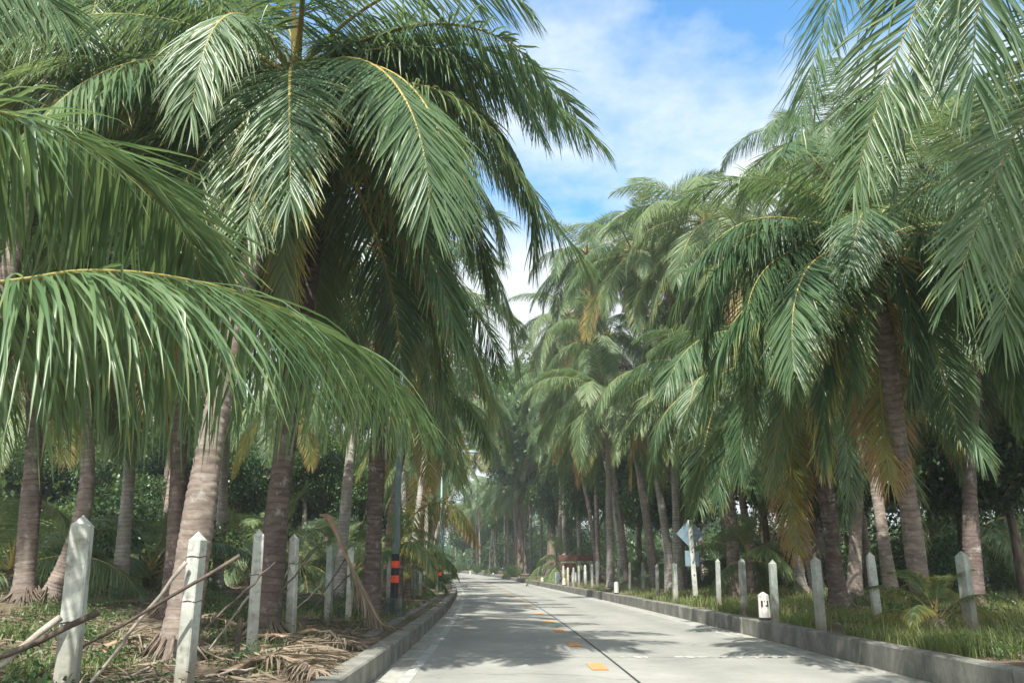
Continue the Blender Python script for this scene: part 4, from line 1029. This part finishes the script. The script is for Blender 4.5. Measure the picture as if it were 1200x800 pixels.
# sticks tied to the left posts
def pz(i, z, dx=0, dy=0):
    x, y, z0, H = LPOS[i]; return (x + dx, y + dy, z0 + z)
def grd(px, py, dz=-.05): x, y = gp(px, py); return (x, y, gz(x, y) + dz)
stick('fence_pole', (pz(0, .70, .25, -.16)), (LPOS[0][0] - 1.1, LPOS[0][1] - .9, LPOS[0][2] - .05), .032, M['darkwood'], 'dark branch tied low across the nearest left fence post', None, seed=1)
stick('fence_pole', (pz(0, .66, -.05, -.13)), (LPOS[0][0] - .62, LPOS[0][1] - .85, LPOS[0][2] - .08), .036, M['wood'], 'grey brace stick propped against the nearest left fence post', None, seed=2)
stick('fence_pole', (pz(1, 1.16, .45, -.14)), (LPOS[1][0] - 1.35, LPOS[1][1] - .7, LPOS[1][2] - .05), .022, M['darkwood'], 'long brown pole slanting up across the second left fence post', None, seed=3)
stick('fence_pole', (pz(1, 1.10, -.05, -.12)), (LPOS[1][0] - .72, LPOS[1][1] - .5, LPOS[1][2] - .05), .025, M['wood'], 'pale brace stick leaning on the second left fence post', None, seed=4)
stick('fence_pole', (pz(2, 1.15, .25, -.12)), (LPOS[1][0] + .1, LPOS[1][1] + .1, LPOS[1][2] + .5), .020, M['darkwood'], 'thin brown pole running down from the third to the second left post', None, seed=5)
stick('fence_pole', (pz(2, .75, -.05, -.12)), (LPOS[2][0] - .55, LPOS[2][1] - .3, LPOS[2][2] - .05), .02, M['wood'], 'pale brace stick leaning on the third left fence post', None, seed=6)
stick('fence_pole', (pz(3, 1.35, .35, -.12)), (LPOS[2][0] + .1, LPOS[2][1] + .2, LPOS[2][2] + .55), .02, M['darkwood'], 'thin brown pole between the fourth and third left posts', None, seed=7)
stick('fence_pole', (pz(3, 1.05, -.05, -.12)), (LPOS[3][0] - .6, LPOS[3][1] - .2, LPOS[3][2] - .05), .02, M['wood'], 'pale brace stick leaning on the fourth left fence post', None, seed=8)
stick('fence_pole', (pz(4, 1.2, .3, -.12)), (LPOS[3][0] + .2, LPOS[3][1] + .2, LPOS[3][2] + .3), .02, M['darkwood'], 'thin brown pole between the fifth and fourth left posts', None, seed=9)
stick('fence_pole', (pz(5, 1.25, .35, -.12)), (LPOS[4][0] - .3, LPOS[4][1] - .3, LPOS[4][2] + .2), .02, M['darkwood'], 'thin brown pole crossing the sixth left fence post', None, seed=10)
stick('fence_pole', (pz(4, .8, -.05, -.12)), (LPOS[4][0] - .8, LPOS[4][1] - .5, LPOS[4][2] - .05), .02, M['wood'], 'pale brace stick leaning on the fifth left fence post', None, seed=11)
stick('stump', grd(276, 772), (grd(278, 772)[0], grd(278, 772)[1], grd(278, 772)[2] + .55), .05, M['darkwood'], 'short dark wooden stump left of the third left fence post', None, cat='stump', wob=.01, seed=12)
for k, (a, b_) in enumerate([((95, 752), (190, 740)), ((150, 800), (210, 772)), ((20, 745), (60, 738)), ((410, 700), (450, 706)), ((240, 798), (300, 792))]):
    stick('branch', grd(*a, .04), grd(*b_, .08), .02, M['wood'], 'fallen grey branch lying on the soil by the left fence', 'fallen branches on the left', cat='branch', seed=20 + k)
for k, (a, b_, z) in enumerate([((1000, 706), (1072, 716), .55), ((1030, 722), (1110, 735), .3), ((940, 730), (1000, 738), .05)]):
    p = grd(*a, .1); q = grd(*b_, z)
    stick('branch', p, q, .016, M['wood'], ['thin dead branch caught on the second right fence post', 'bent dry branch beside the palm seedling', 'grey branch lying near the third right fence post'][k], None, cat='branch', seed=30 + k)

# broken palm snag
x, y = gp(787, 694); xt, yt, zt = at(761, 515, 1)[:3]; dd = ray(761, 515); zt = CAMH + y * dd[2] / dd[1]; xt = y * dd[0] / dd[1]
root = link('dead_palm', None, loc=(x, y, gz(x, y) - .1)); tag(root, 'leafless broken palm trunk leaning left with a splintered pointed top', 'dead tree')
hgt = zt - gz(x, y)
link('trunk', trunk_mesh('trunk', [(0, 0, 0), ((xt - x) * .15, 0, hgt * .35), ((xt - x) * .6, 0, hgt * .75), (xt - x, 0, hgt)], .24, .10, .12, 88, 'trunkpale'), root)
mb = MB(); mb.tube([(xt - x, 0, hgt - .1), (xt - x - .05, 0, hgt + .5), (xt - x - .1, 0, hgt + .95)], [.10, .06, .01], 8); mb.build('splinter', M['wood'], root, smooth=True)

# ------------------------------------------------------------------ lamp posts
def lamp_post(x, y, label, group, H=7.2, first=False):
    z = gz(x, y); root = link('lamp_post', None, loc=(x, y, z)); tag(root, label, 'lamp post', group)
    mb = MB(); mb.tube([(0, 0, -.1), (0, 0, .22), (0, 0, .42), (0, 0, .43)], [.27, .26, .22, .12], 8); mb.build('footing', M['footing'], root)
    mb = MB(); mb.tube([(0, 0, .4), (0, 0, 3), (0, 0, H)], [.085, .075, .05], 12); mb.build('pole', M['steel'], root, smooth=True)
    mb = MB(); mb.tube([(0, 0, .431), (0, 0, 1.45)], [.0985, .0955], 14); mb.build('black_sleeve', M['black'], root, smooth=False)
    for zz in (.78, 1.12):
        mb = MB(); mb.tube([(0, 0, zz), (0, 0, zz + .17)], [.1015, .1005], 14); mb.build('red_band', M['red'], root)
    mb = MB(); mb.tube([(0, 0, H - .05), (.3, 0, H + .25), (.9, 0, H + .4), (1.5, 0, H + .45)], [.04, .032, .03, .028], 8); mb.build('arm', M['steel'], root, smooth=True)
    mb = MB(); mb.tube([(1.4, 0, H + .45), (1.55, 0, H + .45), (1.85, 0, H + .43), (2.05, 0, H + .41)], [.05, .11, .12, .05], 10); h = mb.build('lamp_head', M['steel'], root, smooth=True)
    mb = MB(); mb.box((1.72, 0, H + .335), (.3, .15, .03)); mb.build('lens', M['lens'], h, bevel=.008)
    return root
x, y = gp(461, 722); lamp_post(x, y, 'near grey green lamp post with black base and two red bands, left roadside', 'lamp posts along the left kerb')
for i, (yy, lb) in enumerate([(47, 'second lamp post along the left kerb, seen past the dying tan frond'), (64, 'third lamp post along the left kerb, thin in the distance'), (82, 'fourth lamp post along the left kerb, by the far bend'), (101, 'farthest lamp post on the left, a thin line at the bend')]):
    lamp_post(float(centre(yy)) + HL - .95, yy, lb, 'lamp posts along the left kerb')

# ------------------------------------------------------------------ road sign seen from behind
x, y = gp(816, 709); z0 = gz(x, y); y_s = y
def zat(py, yy, px=812): d = ray(px, py); return CAMH + yy * d[2] / d[1]
def xat(px, py, yy): d = ray(px, py); return yy * d[0] / d[1]
root = link('road_sign', None, loc=(x, y, z0)); tag(root, 'back of a diamond road sign with a small square plate on a white concrete post', 'road sign')
top = zat(609, y) - z0; lean = xat(808, 610, y) - x
mb = MB(); w = .070
for (z, q) in ((.22, 1), (top, .9)):
    for (a, b_) in ((-1, -1), (1, -1), (1, 1), (-1, 1)): mb.v.append((lean * z / top + a * w * q, b_ * w * .6 * q, z))
mb.f += [(0, 1, 5, 4), (1, 2, 6, 5), (2, 3, 7, 6), (3, 0, 4, 7), (4, 5, 6, 7), (3, 2, 1, 0)]
po = mb.build('post', M['post'], root, bevel=.008)
mb = MB(); mb.box((0, 0, .02), (w * 2.1, w * 1.3, .5)); mb.build('painted_foot', M['black'], root, bevel=.006)
for zf in (.35, .5, .62, .8, .97):
    mb = MB(); mb.box((lean * zf, -w * .6 - .003, top * zf), (.03, .012, .055)); mb.build('bolt_slot', M['black'], po, bevel=.003)
def plate(name, c, s, rot, mat):
    mb = MB(); mb.box((0, 0, 0), (s[0], .012, s[1])); o = mb.build(name, mat, root, bevel=.004); o.location = c; o.rotation_euler = rot; return o
zc = zat(625, y) - z0; s = (xat(824, 625, y) - xat(794, 625, y)) / math.sqrt(2) * 1.12
plate('diamond_plate', (lean * zc / top, w * .6 + .02, zc), (s, s), (0, R(45), R(8)), M['alu'])
mb = MB(); mb.box((lean * zc / top, w * .6 + .004, zc), (s * .9, .02, .04)); mb.build('bracket', M['steel'], root)
zc2 = zat(654, y) - z0; s2 = xat(820, 654, y) - xat(803, 654, y)
plate('square_plate', (lean * zc2 / top, w * .6 + .02, zc2), (s2, s2 * 1.03), (0, R(1), R(8)), M['alu'])

# ------------------------------------------------------------------ kerbside marker stones
def stone(px, pyt, pyb, w, label, group, marks=False, base=True):
    x, y = gp(px, pyb); z0 = gz(x, y); H = zat(pyt, y, px) - z0
    root = link('marker_stone', None, loc=(x, y, z0)); tag(root, label, 'marker stone', group)
    hw = w / 2; mb = MB()
    mb.tube([(0, 0, -.1), (0, 0, .1 * H), (0, 0, H - hw * .55), (0, 0, H - hw * .15), (0, 0, H)], [hw * 1.02, hw * 1.02, hw * .96, hw * .35, .004], 8)
    mb.build('stone', M['stonew'], root, bevel=0)
    if base: mb = MB(); mb.tube([(0, 0, -.1), (0, 0, H * .13)], [hw * 1.06] * 2, 8); mb.build('black_foot', M['black'], root)
    if marks:
        f = -hw * .925
        # two dark painted characters on the two faces turned to the road
        m1 = MB()
        m1.box((-hw * .55, f + .012, H * .60), (hw * .30, .02, H * .21)); m1.build('painted_mark', M['black'], root)
        m2 = MB()
        m2.box((hw * .42, f + .0, H * .61), (hw * .26, .012, H * .20)); m2.box((hw * .18, f + .001, H * .53), (hw * .30, .013, H * .055)); m2.box((hw * -.10, f, H * .685), (hw * .12, .011, H * .035))
        m2.build('painted_mark', M['black'], root)
    return root
stone(897, 693, 733, .23, 'white octagonal stone with two black painted marks behind the right kerb', None, True)
stone(722.5, 681, 697.5, .2, 'small weathered marker stone at the right kerb in mid distance', None)
for px, t, b_ in ((661, 677, 688.5), (635.5, 676, 686), (620, 678.5, 683.8), (608.5, 674.5, 680), (592, 672.5, 678), (578, 670.5, 675.6)):
    stone(px, t, b_, .24, 'tiny white and black kerb stone far down the right side', 'distant marker stones on the right')
stone(551, 668.5, 673.5, .3, 'tiny white stone on the outside of the far bend', None)

# ------------------------------------------------------------------ little roadside stall / board in the distance
x, y = gp(643, 683); x += 2.2
z0 = gz(x, y); root = link('notice_board', None, loc=(x, y, z0), rot=(0, 0, -.15)); tag(root, 'brown wooden board on a frame beside the far right fence', 'notice board')
k = y / 987
for (dx, nm) in ((-1.2, 'board_post'), (0.1, 'board_post'), (.9, 'board_post')):
    mb = MB(); mb.box((dx, 0, .95), (.1, .1, 2.0)); mb.build(nm, M['wood'], root, bevel=.01)
mb = MB(); mb.box((-.1, -.07, 1.75), (2.6, .04, .42)); mb.build('upper_board', M['boardbrown'], root, bevel=.01)
mb = MB(); mb.box((-.75, -.07, 1.12), (1.2, .04, .45)); mb.build('lower_board', M['boardbrown'], root, bevel=.01)
mb = MB(); mb.box((-.1, -.06, 1.45), (2.4, .05, .06)); mb.build('rail', M['wood'], root)
for i, (dx, w_, h_, mt) in enumerate([(-1.6, .3, .8, 'boardblue'), (-.85, .3, .95, 'boardyellow'), (-.35, .35, .7, 'white'), (.45, .3, .75, 'boardblue')]):
    mb = MB(); mb.box((0, 0, h_ / 2), (w_, .05, h_)); o = mb.build('leaning_panel', M[mt], loc=(x + dx, y - .45, gz(x + dx, y - .45)), rot=(.12, 0, 0), bevel=.01)
    tag(o, ['pale blue panel at the left end of the distant brown board', 'ochre panel propped beneath the distant brown board', 'white panel propped beside the ochre one under the distant board', 'pale blue panel at the right end of the distant brown board'][i], 'panel')

# ------------------------------------------------------------------ sky, sun, air
HAZE = .0008
SUN_AZ = (-0.16, -0.50); SUN_EL = R(54)
w = bpy.data.worlds.new('World'); scn.world = w; w.use_nodes = True
nt = w.node_tree; nt.nodes.clear()
out = nt.nodes.new('ShaderNodeOutputWorld'); bg = nt.nodes.new('ShaderNodeBackground'); bg.inputs['Strength'].default_value = .15
sky = nt.nodes.new('ShaderNodeTexSky'); sky.sky_type = 'NISHITA'; sky.sun_disc = False
sky.sun_elevation = SUN_EL; sky.sun_rotation = math.atan2(SUN_AZ[0], SUN_AZ[1]); sky.air_density = 1.2; sky.dust_density = .6; sky.ozone_density = 2.0
tc = nt.nodes.new('ShaderNodeTexCoord')
sx = N(nt, 'ShaderNodeSeparateXYZ'); nt.links.new(tc.outputs['Generated'], sx.inputs[0])
zz = math_(nt, 'MAXIMUM', sx.outputs[2], .02)
zz2 = math_(nt, 'ADD', zz, .22)
cx = N(nt, 'ShaderNodeCombineXYZ'); nt.links.new(math_(nt, 'DIVIDE', sx.outputs[0], zz2), cx.inputs[0]); nt.links.new(math_(nt, 'DIVIDE', sx.outputs[1], zz2), cx.inputs[1])
mp = N(nt, 'ShaderNodeMapping'); mp.inputs['Location'].default_value = (3.1, 1.7, 0); nt.links.new(cx.outputs[0], mp.inputs[0])
n1 = noise(nt, mp.outputs[0], 1.5, 9, .58); n2 = noise(nt, mp.outputs[0], .8, 3, .5)
cov = math_(nt, 'ADD', math_(nt, 'MULTIPLY', n1, .65), math_(nt, 'MULTIPLY', n2, .35))
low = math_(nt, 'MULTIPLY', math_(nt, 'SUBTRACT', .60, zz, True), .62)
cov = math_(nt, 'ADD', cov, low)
cov = math_(nt, 'ADD', cov, math_(nt, 'MULTIPLY', math_(nt, 'SUBTRACT', .1, sx.outputs[1], True), .35))  # extra unseen cloud cover behind the camera, added for fill light
fill_glow = math_(nt, 'MULTIPLY', math_(nt, 'SUBTRACT', 0.0, sx.outputs[1], True), 1.0)  # brightens the added clouds behind the camera to lift the fill
m = ramp(nt, cov, [(.475, (0, 0, 0)), (.60, (1, 1, 1))])
hs = N(nt, 'ShaderNodeHueSaturation'); hs.inputs['Saturation'].default_value = 1.0; hs.inputs['Value'].default_value = 1.0; nt.links.new(sky.outputs[0], hs.inputs['Color'])
skyc = mixc(nt, 1.0, hs.outputs[0], (.40, .68, .80), 'MULTIPLY')
cl = mixc(nt, m, skyc, mixc(nt, fill_glow, (2.75, 2.95, 3.05), (7.0, 7.2, 7.4)))
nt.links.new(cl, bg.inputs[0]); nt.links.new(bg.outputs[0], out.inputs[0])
sd = bpy.data.lights.new('sun', 'SUN'); sd.energy = 3.9; sd.angle = R(.53); sd.color = (1, .955, .88)
so = bpy.data.objects.new('sun', sd); col.objects.link(so)
from mathutils import Vector
v = Vector((SUN_AZ[0], SUN_AZ[1], 0)).normalized() * math.cos(SUN_EL); v.z = math.sin(SUN_EL)
so.rotation_euler = v.to_track_quat('Z', 'Y').to_euler(); so.location = v * 40

mb = MB()
mb.box((-5, 208, 14.5), (826, 528, 32.0))
hm = bpy.data.materials.new('haze'); hm.use_nodes = True; hn = hm.node_tree; hn.nodes.clear()
ho = hn.nodes.new('ShaderNodeOutputMaterial'); hv = hn.nodes.new('ShaderNodeVolumePrincipled')
hv.inputs['Color'].default_value = (.86, .95, 1, 1); hv.inputs['Density'].default_value = HAZE; hv.inputs['Anisotropy'].default_value = .2
hn.links.new(hv.outputs[0], ho.inputs['Volume'])
tag(mb.build('haze', hm), 'thin pale haze in the air', 'haze', kind='stuff')

vs = scn.view_settings; vs.view_transform = 'Standard'; vs.look = 'None'; vs.gamma = 1; vs.exposure = 1.38; vs.use_curve_mapping = False
cy = scn.cycles
cy.max_bounces = 6; cy.diffuse_bounces = 4; cy.glossy_bounces = 2; cy.transmission_bounces = 3; cy.caustics_reflective = False; cy.caustics_refractive = False
cy.use_denoising = True
print('palms in rows', cnt, 'objects', len(col.objects))
